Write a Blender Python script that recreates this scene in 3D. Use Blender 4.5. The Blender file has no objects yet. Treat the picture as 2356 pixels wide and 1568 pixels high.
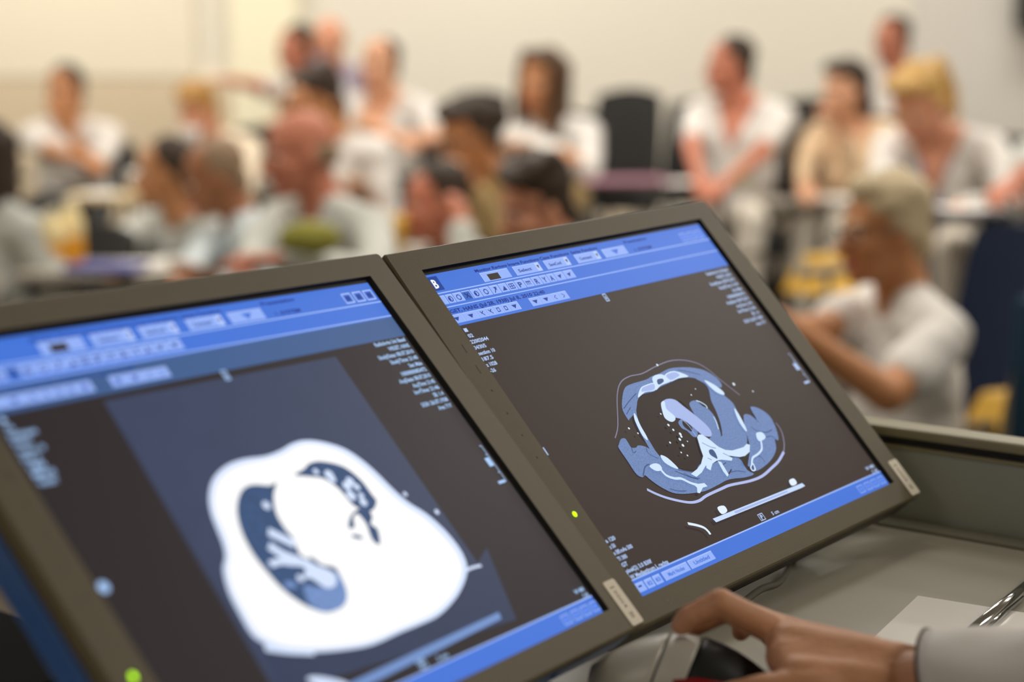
import bpy, bmesh, math, random
import numpy as np
from mathutils import Vector, Matrix, noise
random.seed(7)
S = bpy.context.scene
COL = S.collection
V3 = Vector

# ---------------------------------------------------------------- camera, world, exposure
FPX, CX, CY = 4350.0, 1178.0, 784.0
PITCH = math.radians(9.4)
CAM = V3((0, 0, 1.6))
FWD = V3((0, math.cos(PITCH), -math.sin(PITCH)))
DOWN = V3((0, -math.sin(PITCH), -math.cos(PITCH)))
RIGHT = V3((1, 0, 0))
cd = bpy.data.cameras.new('camera')
cam = bpy.data.objects.new('camera', cd)
COL.objects.link(cam)
cam.location = CAM
cam.rotation_euler = (math.pi / 2 - PITCH, 0, 0)
cd.sensor_width = 36.0
cd.lens = 36.0 * FPX / 2356.0
cd.clip_start = 0.05
cd.dof.use_dof = True
cd.dof.focus_distance = 1.62
cd.dof.aperture_fstop = 2.7
cd.dof.aperture_blades = 0
S.camera = cam
S.view_settings.view_transform = 'Standard'
S.view_settings.look = 'None'
S.view_settings.exposure = 0.0
S.view_settings.gamma = 1.0
S.view_settings.use_curve_mapping = False
W = bpy.data.worlds.new('world')
S.world = W
W.use_nodes = True
W.node_tree.nodes['Background'].inputs[0].default_value = (1.0, 0.93, 0.84, 1)
W.node_tree.nodes['Background'].inputs[1].default_value = 0.03


def area(name, loc, rot, sx, sy, power, col=(1.0, 0.957, 0.885)):
    l = bpy.data.lights.new(name, 'AREA')
    l.shape = 'RECTANGLE'
    l.size, l.size_y, l.energy, l.color = sx, sy, power, col
    o = bpy.data.objects.new(name, l)
    COL.objects.link(o)
    o.location, o.rotation_euler = loc, rot
    return o


# ceiling lamps of the hall, plus one added unseen lamp: (x, y, power); each also gets its own housing further down
LAMPS = [(-3.0, -1.6, 16), (2.8, 0.6, 36),  # first one is added, out of view, to brighten the left monitor's side
         (-2.8, 4.2, 32), (0.0, 4.2, 32), (2.8, 4.2, 44),
         (-2.8, 6.9, 50), (0.0, 6.9, 50), (2.8, 6.9, 52),
         (-2.8, 9.6, 52), (0.0, 9.6, 42), (2.8, 9.6, 36)]
CEIL = 3.5
for i, (lx, ly, lp) in enumerate(LAMPS):
    area('ceiling_lamp_light', (lx, ly, CEIL - 0.09), (0, 0, 0), 1.5, 0.5, lp)


def at(px, py, z):
    """point of the place seen at pixel (px, py), z metres in front of the lens"""
    return CAM + RIGHT * ((px - CX) / FPX * z) + DOWN * ((py - CY) / FPX * z) + FWD * z


# ---------------------------------------------------------------- materials
def lin(c):
    c = c / 255.0
    return c / 12.92 if c <= 0.04045 else ((c + 0.055) / 1.055) ** 2.4


def rgb(t):
    return (lin(t[0]), lin(t[1]), lin(t[2]), 1)


MATS = {}


def mat(name, col, rough=0.6, spec=0.35, metal=0.0, var=0.0, scale=20.0, bump=0.0, emit=0.0, coat=0.0, sss=0.0, trans=0.0, bscale=None):
    if name in MATS:
        return MATS[name]
    m = bpy.data.materials.new(name)
    m.use_nodes = True
    nt = m.node_tree
    b = nt.nodes['Principled BSDF']
    c = rgb(col)
    b.inputs['Base Color'].default_value = c
    b.inputs['Roughness'].default_value = rough
    b.inputs['Specular IOR Level'].default_value = spec
    b.inputs['Metallic'].default_value = metal
    b.inputs['Coat Weight'].default_value = coat
    b.inputs['Transmission Weight'].default_value = trans
    if sss:
        b.inputs['Subsurface Weight'].default_value = sss
        b.inputs['Subsurface Radius'].default_value = (0.012, 0.004, 0.002)
        b.inputs['Subsurface Scale'].default_value = 1.0
    if emit:
        b.inputs['Emission Color'].default_value = c
        b.inputs['Emission Strength'].default_value = emit
    if var or bump:
        tc = nt.nodes.new('ShaderNodeTexCoord')
        nz = nt.nodes.new('ShaderNodeTexNoise')
        nz.inputs['Scale'].default_value = scale
        nz.inputs['Detail'].default_value = 4
        nt.links.new(tc.outputs['Object'], nz.inputs['Vector'])
        if var:
            mx = nt.nodes.new('ShaderNodeMix')
            mx.data_type = 'RGBA'
            mx.inputs['A'].default_value = [max(0, x * (1 - var)) for x in c[:3]] + [1]
            mx.inputs['B'].default_value = [min(1, x * (1 + var)) for x in c[:3]] + [1]
            nt.links.new(nz.outputs['Fac'], mx.inputs['Factor'])
            nt.links.new(mx.outputs['Result'], b.inputs['Base Color'])
            if emit:
                nt.links.new(mx.outputs['Result'], b.inputs['Emission Color'])
        if bump:
            nb = nz
            if bscale:
                nb = nt.nodes.new('ShaderNodeTexNoise')
                nb.inputs['Scale'].default_value = bscale
                nt.links.new(tc.outputs['Object'], nb.inputs['Vector'])
            bp = nt.nodes.new('ShaderNodeBump')
            bp.inputs['Strength'].default_value = bump
            bp.inputs['Distance'].default_value = 0.002
            nt.links.new(nb.outputs['Fac'], bp.inputs['Height'])
            nt.links.new(bp.outputs['Normal'], b.inputs['Normal'])
    MATS[name] = m
    return m


def scr(name, col, var=0.0, scale=400.0):
    """a lit patch of a screen: gives off its own light under a satin cover"""
    if name in MATS:
        return MATS[name]
    m = mat(name, col, rough=0.45, spec=0.15, emit=1.0, var=var, scale=scale)
    b = m.node_tree.nodes['Principled BSDF']
    for l in list(m.node_tree.links):
        if l.to_socket == b.inputs['Base Color']:
            m.node_tree.links.remove(l)
    b.inputs['Base Color'].default_value = (0.004, 0.004, 0.004, 1)
    return m


# ---------------------------------------------------------------- mesh helpers
def link(name, me, m=None, parent=None, loc=None):
    o = bpy.data.objects.new(name, me)
    COL.objects.link(o)
    if m is not None:
        for k in (m if isinstance(m, (list, tuple)) else [m]):
            me.materials.append(k)
    if parent is not None:
        o.parent = parent
    if loc is not None:
        o.location = loc
    return o


def obj(name, bm, m=None, parent=None, loc=None, smooth=False):
    me = bpy.data.meshes.new(name)
    if smooth:
        for f in bm.faces:
            f.smooth = True
    bm.to_mesh(me)
    bm.free()
    return link(name, me, m, parent, loc)


def tag(o, label=None, cat=None, group=None, kind=None):
    if label: o['label'] = label
    if cat: o['category'] = cat
    if group: o['group'] = group
    if kind: o['kind'] = kind
    return o


def empty(name, loc=(0, 0, 0), label=None, cat=None, group=None, matrix=None):
    o = bpy.data.objects.new(name, None)
    COL.objects.link(o)
    o.empty_display_size = 0.1
    if matrix is not None:
        o.matrix_world = matrix
    else:
        o.location = loc
    return tag(o, label, cat, group)


def addbox(bm, lo, hi, bev=0.0, seg=2, M=None):
    lo, hi = V3(lo), V3(hi)
    vs = [bm.verts.new((x, y, z)) for z in (lo.z, hi.z) for y in (lo.y, hi.y) for x in (lo.x, hi.x)]
    fs = [bm.faces.new([vs[i] for i in q]) for q in ((0, 2, 3, 1), (4, 5, 7, 6), (0, 1, 5, 4), (2, 6, 7, 3), (0, 4, 6, 2), (1, 3, 7, 5))]
    if bev:
        es = list({e for f in fs for e in f.edges})
        r = bmesh.ops.bevel(bm, geom=es, offset=bev, segments=seg, affect='EDGES', profile=0.5)
        vs = list({v for v in vs if v.is_valid} | {v for f in r['faces'] for v in f.verts})
    if M is not None:
        bmesh.ops.transform(bm, matrix=M, verts=vs)
    return bm


def box(name, lo, hi, m, parent=None, bev=0.0, seg=2, M=None):
    return obj(name, addbox(bmesh.new(), lo, hi, bev, seg, M), m, parent)


def capsule(bm, p, q, r1, r2=None, seg=14):
    p, q = V3(p), V3(q)
    r2 = r1 if r2 is None else r2
    d = q - p
    L = d.length
    z = d / L if L > 1e-6 else V3((0, 0, 1))
    x = z.orthogonal().normalized()
    y = z.cross(x)
    prof = [(-math.sin(a) * r1, math.cos(a) * r1) for a in (1.2, 0.75, 0.35, 0)] + [(L + math.sin(a) * r2, math.cos(a) * r2) for a in (0, 0.35, 0.75, 1.2)]
    rings = []
    for h, r in prof:
        rings.append([bm.verts.new(p + z * h + (x * math.cos(2 * math.pi * k / seg) + y * math.sin(2 * math.pi * k / seg)) * r) for k in range(seg)])
    for a, b in zip(rings, rings[1:]):
        for k in range(seg):
            bm.faces.new((a[k], a[(k + 1) % seg], b[(k + 1) % seg], b[k]))
    a = bm.verts.new(p - z * r1)
    b = bm.verts.new(p + z * (L + r2))
    for k in range(seg):
        bm.faces.new((a, rings[0][(k + 1) % seg], rings[0][k]))
        bm.faces.new((b, rings[-1][k], rings[-1][(k + 1) % seg]))


def tube(bm, pts, r, seg=10):
    """round bar through points, one skin, flat ends"""
    pts = [V3(p) for p in pts]
    rings = []
    x = None
    for i, p in enumerate(pts):
        t = (pts[min(i + 1, len(pts) - 1)] - pts[max(i - 1, 0)]).normalized()
        x = t.orthogonal().normalized() if x is None else (x - t * x.dot(t)).normalized()
        y = t.cross(x)
        rr = r[i] if isinstance(r, (list, tuple)) else r
        rings.append([bm.verts.new(p + (x * math.cos(2 * math.pi * k / seg) + y * math.sin(2 * math.pi * k / seg)) * rr) for k in range(seg)])
    for a, b in zip(rings, rings[1:]):
        for k in range(seg):
            bm.faces.new((a[k], a[(k + 1) % seg], b[(k + 1) % seg], b[k]))
    bm.faces.new(rings[0][::-1])
    bm.faces.new(rings[-1])
    return bm


def ell(bm, c, rad, B=None, seg=20, rings=12):
    """ellipsoid; B = (right, fwd, up) unit vectors"""
    M = Matrix.Identity(4)
    if B is not None:
        for j in range(3):
            for i in range(3):
                M[i][j] = B[j][i]
    M = Matrix.Translation(V3(c)) @ M @ Matrix.Diagonal((rad[0], rad[1], rad[2], 1))
    bmesh.ops.create_uvsphere(bm, u_segments=seg, v_segments=rings, radius=1.0, matrix=M)


def fuse(bm, voxel, smooth=4):
    """melt overlapping shapes into one continuous skin -> mesh"""
    me = bpy.data.meshes.new('t')
    bm.to_mesh(me)
    bm.free()
    o = bpy.data.objects.new('t', me)
    COL.objects.link(o)
    r = o.modifiers.new('r', 'REMESH')
    r.mode = 'VOXEL'
    r.voxel_size = voxel
    if smooth:
        s = o.modifiers.new('s', 'SMOOTH')
        s.iterations = smooth
        s.factor = 0.5
    out = bpy.data.meshes.new_from_object(o.evaluated_get(bpy.context.evaluated_depsgraph_get()))
    bpy.data.objects.remove(o)
    bpy.data.meshes.remove(me)
    for p in out.polygons:
        p.use_smooth = True
    return out


def joined(*meshes):
    bm = bmesh.new()
    for m in meshes:
        bm.from_mesh(m)
        bpy.data.meshes.remove(m)
    for f in bm.faces:
        f.smooth = True
    me = bpy.data.meshes.new('j')
    bm.to_mesh(me)
    bm.free()
    return me


def roughen(me, amp, freq, seed=0.0):
    """uneven the skin of a mesh along its normals"""
    n = len(me.vertices)
    co, no = np.empty(n * 3), np.empty(n * 3)
    me.vertices.foreach_get('co', co)
    me.vertex_normals.foreach_get('vector', no)
    co, no = co.reshape(-1, 3), no.reshape(-1, 3)
    f = co * freq + np.array((seed, seed * 2, 0))
    d = np.array([noise.noise(p) for p in f.tolist()]) * amp
    me.vertices.foreach_set('co', (co + no * d[:, None]).ravel())
    me.update()


def smooth_pts(pts, closed=True, n=3):
    out = []
    N = len(pts)
    rng = range(N) if closed else range(N - 1)
    g = (lambda i: pts[i % N]) if closed else (lambda i: pts[min(max(i, 0), N - 1)])
    for i in rng:
        p0, p1, p2, p3 = g(i - 1), g(i), g(i + 1), g(i + 2)
        for k in range(n):
            t = k / n
            out.append(tuple(0.5 * (2 * b + (c - a) * t + (2 * a - 5 * b + 4 * c - d) * t * t + (-a + 3 * b - 3 * c + d) * t ** 3) for a, b, c, d in zip(p0, p1, p2, p3)))
    if not closed:
        out.append(tuple(pts[-1]))
    return out


# ---------------------------------------------------------------- the hall
wall_m = mat('cream_wall_paint', (232, 226, 212), 0.75, 0.2, var=0.02, scale=1.5)
wall_r = mat('grey_cream_wall_paint', (216, 211, 203), 0.75, 0.2)
dado_m = mat('tan_dado_paint', (216, 199, 172), 0.7, 0.2, var=0.02, scale=2)
panel_m = mat('pale_yellow_panel', (236, 227, 206), 0.7, 0.2)
stripe_m = mat('bright_cream_column', (250, 243, 214), 0.7, 0.2)
floor_m = mat('brown_grey_carpet', (88, 80, 70), 0.95, 0.1, var=0.25, scale=60, bump=0.3)
ceil_m = mat('white_ceiling_tile', (235, 230, 220), 0.9, 0.1)


def struct(name, lo, hi, m, bev=0.0):
    return tag(box(name, lo, hi, m, None, bev), kind='structure')


BACK = 11.0
T1, T1R, T2, Z1, Z2 = 7.08, 5.12, 8.92, 0.26, 0.44
struct('floor', (-5, -3, -0.2), (0.42, T1, 0.0), floor_m)
struct('floor', (0.42, -3, -0.2), (5, T1R, 0.0), floor_m)
struct('floor', (-5, T1, -0.2), (0.42, T2, Z1), floor_m)
struct('floor', (0.42, T1R, -0.2), (5, T2, Z1), floor_m)
struct('floor', (-5, T2, -0.2), (5, BACK, Z2), floor_m)
struct('ceiling', (-5, -3, CEIL), (5, BACK + .2, CEIL + 0.15), ceil_m)
struct('wall_back', (-5, BACK, 0), (5, BACK + 0.2, CEIL), wall_m)
struct('wall_left', (-5.2, -3, 0), (-5, BACK + .2, CEIL), wall_m)
struct('wall_right', (5, -3, 0), (5.2, BACK + .2, CEIL), wall_r)
struct('wall_front', (-5, -3.2, 0), (5, -3, CEIL), wall_m)
# left of the back wall: a raised panel over a tan dado, then a bright column
struct('trim_1', (-5, BACK - 0.05, 1.32), (-1.82, BACK, CEIL), panel_m, 0.004)
struct('trim_2', (-5, BACK - 0.06, Z2), (-1.36, BACK, 1.31), dado_m, 0.004)
struct('trim_3', (-1.60, BACK - 0.10, Z2), (-1.23, BACK, CEIL), stripe_m, 0.004)
struct('trim_4', (2.29, BACK - 0.03, Z2), (5, BACK, CEIL), wall_r, 0.004)
struct('baseboard_back', (-5, BACK - 0.075, Z2), (5, BACK - 0.061, Z2 + 0.1), dado_m)
struct('baseboard_left', (-5, -3, 0), (-4.985, T1, 0.1), dado_m)
struct('baseboard_right', (4.985, -3, 0), (5, T1R, 0.1), dado_m)
lamp_house = mat('white_lamp_housing', (240, 240, 236), 0.5)
diffuser = mat('lit_lamp_diffuser', (255, 246, 228), 0.5, emit=2.0)
for i, (lx, ly, lp) in enumerate(LAMPS):
    e = empty('ceiling_light', (lx, ly, CEIL), 'white ceiling lamp with a lit diffuser hanging over the hall', 'lamp', 'ceiling lamps')
    box('housing', (-0.8, -0.3, -0.06), (0.8, 0.3, 0), lamp_house, e, 0.01)
    box('diffuser', (-0.74, -0.24, -0.075), (0.74, 0.24, -0.055), diffuser, e)
# black loudspeaker, upper right on the back wall
e = empty('loudspeaker', (3.0, BACK - 0.03, 1.85), 'black loudspeaker fixed to the back wall at the far right edge', 'speaker')
blackp = mat('black_plastic', (24, 24, 25), 0.5)
box('cabinet', (-0.13, -0.22, -0.25), (0.16, 0, 0.25), blackp, e, 0.012)
box('grille', (-0.11, -0.232, -0.23), (0.14, -0.215, 0.23), mat('dark_grille_cloth', (36, 36, 38), 0.9, bump=0.3, scale=300), e, 0.006)

CT_RIGHT=[('l','skin',1.1,[(96.4,194.2),(110.4,184.2),(134.7,158.4),(151.5,146.8),(168.8,143.5),(187.8,144.3),(212.1,141.4),(236.5,139.9),(256.9,142.8),(273.5,149.6),(283.0,158.7),(290.2,172.3),(302.4,192.6)]),('l','skin',1.3,[(326.0,230.0),(325.3,239.5),(316.1,251.8),(305.0,260.2)]),('l','skinbright',2.6,[(306.8,259.1),(290.1,265.3),(273.3,269.0),(251.6,272.8),(229.9,272.7),(200.1,269.6),(186.0,269.7),(160.2,270.5),(147.2,272.2),(135.0,271.1),(122.5,266.4),(108.5,259.2),(98.6,252.3),(92.1,246.4)]),('p','tissue',1,[(128.0,182.3),(129.5,172.2),(137.2,163.4),(149.7,154.0),(161.2,151.1),(186.6,151.0),(198.1,149.5),(211.1,149.0),(229.0,147.1),(247.7,149.3),(264.6,153.4),(277.5,159.3),(286.3,169.1),(286.8,177.2),(281.5,179.8),(271.7,173.6),(257.7,164.3),(239.4,159.3),(220.0,160.2),(197.9,161.8),(186.6,164.1),(169.5,163.5),(158.8,166.6),(150.2,172.3),(142.0,178.0),(130.7,181.7)]),('p','tissue',1,[(140.2,177.6),(149.0,172.0),(157.9,166.4),(159.4,167.0),(150.1,173.7),(144.3,180.0),(139.7,190.9),(137.8,202.3),(138.1,217.9),(134.9,225.2),(129.2,222.4),(130.4,206.5),(133.6,189.5)]),('p','hole',1,[(158.8,166.6),(169.5,163.5),(186.6,164.1),(197.5,162.2),(220.0,160.2),(239.4,159.3),(255.8,163.9),(263.8,170.9),(264.4,178.2),(256.2,189.1),(252.9,199.4),(246.7,212.1),(237.8,223.3),(229.4,223.6),(220.0,221.4),(206.6,212.2),(193.8,227.5),(191.0,234.4),(179.8,242.1),(168.4,246.0),(154.1,240.5),(147.0,236.7),(135.6,222.5),(136.6,203.5),(138.3,190.6),(144.4,178.5),(151.0,172.4)]),('p','tissue',1,[(255.8,163.9),(267.6,168.5),(278.3,178.7),(279.7,188.6),(283.8,198.2),(280.4,210.2),(274.7,226.3),(262.7,239.2),(245.5,243.6),(224.8,238.7),(219.0,228.9),(216.8,222.2),(233.1,224.5),(238.1,222.6),(246.3,212.0),(252.3,199.3),(255.6,189.0),(263.4,177.9),(262.9,170.7)]),('p','tissue',1,[(222.8,185.0),(234.1,184.3),(238.2,191.5),(243.1,195.7),(244.5,205.4),(239.3,216.6),(232.9,225.2),(221.6,226.4),(218.9,218.1),(218.3,205.7),(219.5,193.6)]),('p','tissue',1,[(190.2,198.6),(199.7,197.2),(202.7,202.9),(208.0,211.0),(201.4,217.1),(195.9,215.8),(193.8,209.3),(189.0,205.1)]),('p','hole',1,[(196.7,198.9),(201.5,201.9),(203.4,207.7),(198.6,211.1),(194.8,207.2),(193.4,203.1)]),('p','aorta',1,[(185.7,176.9),(196.0,174.6),(206.5,177.6),(211.7,185.7),(219.3,198.2),(224.5,208.6),(225.3,216.5),(220.0,221.4),(210.1,217.6),(205.6,208.9),(198.6,198.2),(188.4,192.8),(183.6,188.7),(186.4,181.7)]),('p','bone',1,[(184.8,176.7),(191.3,175.9),(186.6,183.3),(190.6,191.8),(188.0,195.8),(181.1,196.5),(176.2,191.6),(178.9,184.6)]),('p','tissue',1,[(94.8,201.0),(102.0,196.9),(107.7,197.5),(107.8,202.6),(107.6,207.0),(113.6,208.4),(117.9,207.2),(126.2,210.7),(132.8,218.9),(136.7,225.7),(147.3,238.6),(165.4,246.7),(179.4,242.0),(193.9,245.6),(217.5,245.3),(236.9,249.2),(236.8,262.2),(242.2,268.2),(227.6,268.3),(203.4,264.5),(183.8,265.5),(164.5,266.4),(150.4,265.0),(131.9,261.6),(119.4,257.0),(109.5,247.9),(103.5,239.2),(101.1,234.3),(96.1,235.2),(91.5,230.5),(91.8,217.6),(91.9,204.0)]),('l','tissuedark',1.2,[(98.1,234.3),(108.1,227.4),(115.6,226.4)]),('l','tissuedark',1.0,[(141.4,240.0),(154.0,249.0),(163.8,254.5)]),('p','tissue',1,[(285.9,213.0),(295.5,214.4),(300.5,221.1),(302.6,210.3),(306.2,207.1),(316.2,211.7),(323.1,221.3),(321.0,232.1),(314.3,243.4),(309.3,247.0),(306.4,244.7),(298.3,253.9),(282.4,261.1),(262.4,265.5),(246.8,266.2),(244.2,261.0),(241.8,258.9),(253.2,250.9),(262.4,243.8),(269.2,234.5),(273.3,227.6)]),('l','tissuedark',1.0,[(285.4,225.6),(289.0,231.2),(301.6,235.7),(312.5,235.0)]),('l','tissuedark',0.9,[(131.6,171.2),(146.9,165.5),(161.1,161.0)]),('l','tissuedark',0.8,[(130.3,176.9),(141.6,171.9)]),('l','tissuedark',0.8,[(239.1,150.7),(252.6,155.8),(265.4,161.6)]),('l','tissuedark',0.8,[(218.6,150.5),(230.1,150.5)]),('l','tissuedark',0.8,[(107.4,207.2),(105.5,212.3),(110.3,211.3)]),('l','tissuedark',0.7,[(125.6,211.2),(123.6,217.4),(131.5,224.4)]),('l','tissuedark',0.8,[(146.1,239.7),(158.3,245.0),(167.7,248.8)]),('l','tissuedark',0.8,[(150.0,244.4),(156.9,250.5),(166.2,254.3)]),('l','tissuedark',0.9,[(298.5,220.6),(300.6,224.3)]),('l','tissuedark',0.8,[(292.8,240.0),(303.2,240.8),(307.5,244.2)]),('l','tissuedark',0.8,[(261.8,253.0),(268.2,256.1),(268.5,262.3)]),('l','tissuedark',1.0,[(202.0,255.1),(208.1,250.6),(214.5,249.1)]),('l','tissuedark',0.8,[(211.8,259.0),(222.3,260.2),(232.2,264.1)]),('l','tissuedark',0.9,[(119.0,253.3),(127.4,257.6),(137.7,260.3)]),('l','hole',1.2,[(207.0,260.1),(215.3,256.9)]),('l','hole',1.0,[(216.3,194.4),(216.7,187.5),(215.0,182.5),(211.8,178.0)]),('l','aorta',0.7,[(197.0,198.6),(199.5,206.0),(199.6,216.7)]),('l','bone',1.2,[(233.4,184.9),(237.8,187.5),(242.0,192.3),(241.2,195.2)]),('l','bone',1.0,[(241.6,204.7),(240.0,210.6),(236.1,217.5)]),('p','bone',1,[(196.8,150.8),(211.6,150.7),(218.8,159.2),(200.1,160.8),(189.1,163.8),(191.5,158.2)]),('p','tissuedark',1,[(200.3,154.6),(208.4,154.9),(207.4,158.1),(197.6,159.5)]),('p','bone',1,[(158.5,165.7),(169.4,158.2),(179.0,156.3),(193.6,156.8),(187.4,163.8),(172.6,162.7)]),('p','aorta',1,[(168.7,161.1),(172.8,158.1),(180.1,157.4),(192.0,157.5),(187.0,162.8),(173.8,161.9)]),('p','bone',1,[(215.1,152.2),(231.8,151.1),(246.7,160.2),(230.3,159.2),(215.8,159.8)]),('p','aorta',1,[(216.6,152.9),(230.7,152.2),(235.6,156.3),(229.3,157.9),(218.1,158.7)]),('p','bone',1,[(139.6,178.2),(139.7,181.9),(136.7,191.7),(135.2,201.7),(132.7,205.9),(130.5,200.6),(132.7,190.0),(135.1,183.1)]),('p','bone',1,[(265.6,168.5),(274.2,175.7),(280.0,185.0),(276.9,188.0),(269.2,182.7),(264.8,172.2)]),('p','bone',1,[(279.1,203.6),(278.9,211.5),(275.0,226.1),(271.7,228.1),(271.6,218.0),(275.6,207.9)]),('p','bone',1,[(135.6,222.5),(142.1,226.7),(146.7,238.7),(141.8,237.5),(134.5,229.8)]),('p','bone',0,[(199.2,218.1),(203.4,216.4),(208.3,217.2),(214.1,224.7),(218.7,233.4),(225.2,238.3),(234.0,241.0),(252.5,241.7),(260.0,239.8),(263.7,241.8),(256.4,247.8),(245.8,249.9),(237.2,249.0),(222.6,243.8),(226.8,247.6),(223.2,249.7),(210.3,245.4),(202.9,244.8),(194.5,246.0),(186.0,251.1),(182.9,247.7),(185.3,245.0),(172.6,250.0),(162.0,252.0),(157.6,247.7),(169.9,245.6),(179.1,242.7),(189.7,236.3),(192.8,229.5)]),('p','tissuedark',1,[(202.5,233.3),(208.0,233.6),(208.7,237.9),(206.1,243.3),(203.3,241.6),(200.1,237.3)]),('l','tissue',0.8,[(200.4,224.5),(207.6,230.7),(213.7,233.7)]),('l','tissue',0.8,[(193.5,239.5),(197.1,242.6)]),('l','tissue',0.8,[(218.4,240.2),(224.4,245.4)]),('p','bone',0,[(203.9,245.3),(207.6,247.4),(205.8,260.6),(202.1,261.9),(201.4,255.7)]),('l','bone',2.6,[(115.4,230.7),(122.5,233.2),(125.1,241.1),(132.7,246.3),(141.1,248.7),(148.1,254.6),(155.9,259.8)]),('p','bone',1,[(112.1,228.7),(120.7,227.6),(126.3,230.5),(124.7,235.2),(116.7,234.6)]),('p','bone',0,[(150.2,254.7),(157.4,258.4),(166.1,259.8),(167.3,263.5),(160.2,263.1),(151.6,266.8),(148.7,265.6),(152.7,261.2)]),('l','bone',2.0,[(284.5,239.6),(280.4,244.9),(274.8,249.9),(264.5,252.8),(254.3,254.2),(246.1,259.9)]),('p','bone',1,[(283.1,233.8),(292.9,234.4),(292.7,240.7),(279.7,241.6)]),('p','bone',1,[(241.0,261.7),(249.5,258.5),(247.1,265.6),(241.1,265.9)]),('p','tissuedark',1,[(242.9,262.2),(247.7,260.3),(245.2,264.6),(242.3,264.8)]),('p','hole',1,[(237.3,253.2),(248.6,251.3),(242.2,257.4),(237.0,257.7)]),('p','bar',0,[(144.9,291.8),(298.0,293.4),(299.4,297.0),(290.7,297.4),(146.1,295.9)]),('p','aorta',0,[(178.5,293.3),(268.8,294.4),(269.5,295.9),(178.4,295.5)]),('p','white',1,[(160.4,284.4),(170.5,285.0),(170.0,290.6),(160.3,291.2)]),('p','white',1,[(281.8,286.6),(290.7,286.5),(290.1,291.8),(280.5,292.0)]),('l','white',2.6,[(110.2,287.4),(119.6,291.8),(126.1,296.0),(128.2,300.2),(128.4,303.6)])]
CT_RIGHT_DOTS=[(301.9,181.2,1.7),(322.4,193.9,0.9),(230.8,178.6,0.8),(171.9,199.0,1.3),(173.8,204.7,1.2),(179.0,210.4,1.6),(178.2,212.9,1.3),(173.6,214.9,1.5),(158.1,214.8,1.1),(172.2,221.1,1.5),(163.5,226.7,0.9),(168.8,231.2,0.9),(213.4,141.2,1.3),(181.7,219.0,0.7),(118.8,190.5,1.1),(125.8,197.3,0.9),(242.4,174.3,0.7),(172.1,186.9,0.9)]
CT_LEFT=[('p','frameblue',0,[(95.8,63.3),(336.2,64.9),(332.9,305.1),(81.9,288.3)]),('p','framedark',0,[(354.1,247.3),(332.9,305.1),(81.9,288.3),(92.2,256.1),(185.1,281.2),(252.1,283.6),(300.6,267.8)]),('p','rim',1,[(129.8,147.5),(142.9,136.3),(161.1,129.5),(179.9,128.0),(200.9,129.9),(218.1,128.6),(232.2,125.9),(246.7,125.7),(262.4,130.1),(279.2,139.4),(288.9,151.3),(295.1,164.4),(300.4,181.2),(306.5,194.4),(316.4,206.5),(323.3,221.9),(325.7,236.1),(324.4,247.4),(318.3,257.4),(303.8,266.8),(284.7,274.6),(260.3,280.5),(238.8,281.4),(214.0,281.2),(184.6,281.7),(159.9,278.2),(130.4,271.2),(107.7,262.5),(97.7,254.5),(92.1,246.2),(93.0,230.0),(95.6,214.2),(102.5,199.3),(110.9,191.3),(115.6,182.3),(118.3,172.7),(122.3,159.8)]),('p','white',1,[(133.6,149.1),(145.8,139.1),(162.4,133.4),(179.0,131.9),(199.3,132.9),(217.4,132.3),(231.5,129.5),(245.0,128.9),(259.8,133.1),(274.8,142.0),(283.7,153.7),(289.4,166.6),(294.6,183.4),(301.2,196.6),(310.7,209.0),(316.7,224.1),(319.3,237.6),(318.1,247.7),(312.5,256.6),(300.0,264.6),(282.6,271.8),(259.9,277.1),(239.2,278.3),(215.2,278.4),(186.0,278.7),(161.5,275.4),(132.7,268.5),(111.6,260.4),(101.9,252.5),(96.9,244.4),(97.6,229.4),(99.8,214.0),(106.7,199.7),(114.3,192.2),(120.0,182.1),(123.1,172.5),(126.1,160.7)]),('p','lung',1,[(145.9,161.9),(159.3,150.8),(172.2,148.3),(186.8,152.3),(194.3,151.5),(184.3,160.2),(176.5,172.8),(175.2,185.1),(176.4,194.3),(173.2,205.9),(180.6,213.2),(187.4,218.6),(195.6,222.6),(194.9,231.3),(191.8,241.1),(184.7,247.9),(175.4,250.5),(162.6,249.6),(153.7,244.2),(146.6,237.0),(139.5,224.7),(135.9,208.3),(134.7,194.1),(137.6,177.5)]),('p','lunglight',1,[(159.7,226.9),(173.1,232.4),(193.0,225.4),(194.9,231.3),(191.8,241.1),(184.7,247.9),(175.4,250.5),(162.8,249.3),(154.9,243.9),(154.3,235.8)]),('l','rim',7,[(159.4,183.6),(167.6,191.4),(174.5,198.1)]),('l','rim',7,[(152.1,193.0),(158.6,202.1),(169.5,210.3)]),('l','rim',5,[(142.3,205.8),(154.9,206.4),(170.7,208.8)]),('p','rim',1,[(151.8,204.9),(171.2,208.3),(181.8,217.1),(191.5,226.1),(186.2,234.2),(176.3,233.9),(168.8,224.2),(162.6,222.5),(169.5,215.6),(154.3,209.7)]),('p','lung',1,[(180.1,209.5),(184.7,216.4),(182.4,218.0),(178.6,213.4)]),('l','lunglight',5,[(143.6,222.4),(152.5,224.9)]),('p','lung',1,[(215.8,149.6),(227.0,147.5),(236.5,144.3),(249.0,145.4),(266.4,153.8),(274.2,167.5),(275.1,180.4),(275.3,185.9),(268.0,191.0),(261.3,191.7),(255.8,188.9),(250.2,183.0),(247.7,169.2),(240.2,158.4),(227.4,153.6)]),('p','lung',1,[(239.8,191.8),(251.7,187.9),(261.7,189.5),(260.6,196.8),(254.7,201.1),(257.6,206.7),(250.1,217.5),(246.2,212.0),(250.6,200.1),(248.9,191.0),(242.1,193.1),(237.8,199.5),(232.0,198.8)]),('p','lung',1,[(230.9,204.4),(237.5,206.9),(236.9,209.7),(230.0,206.5)])]
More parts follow.
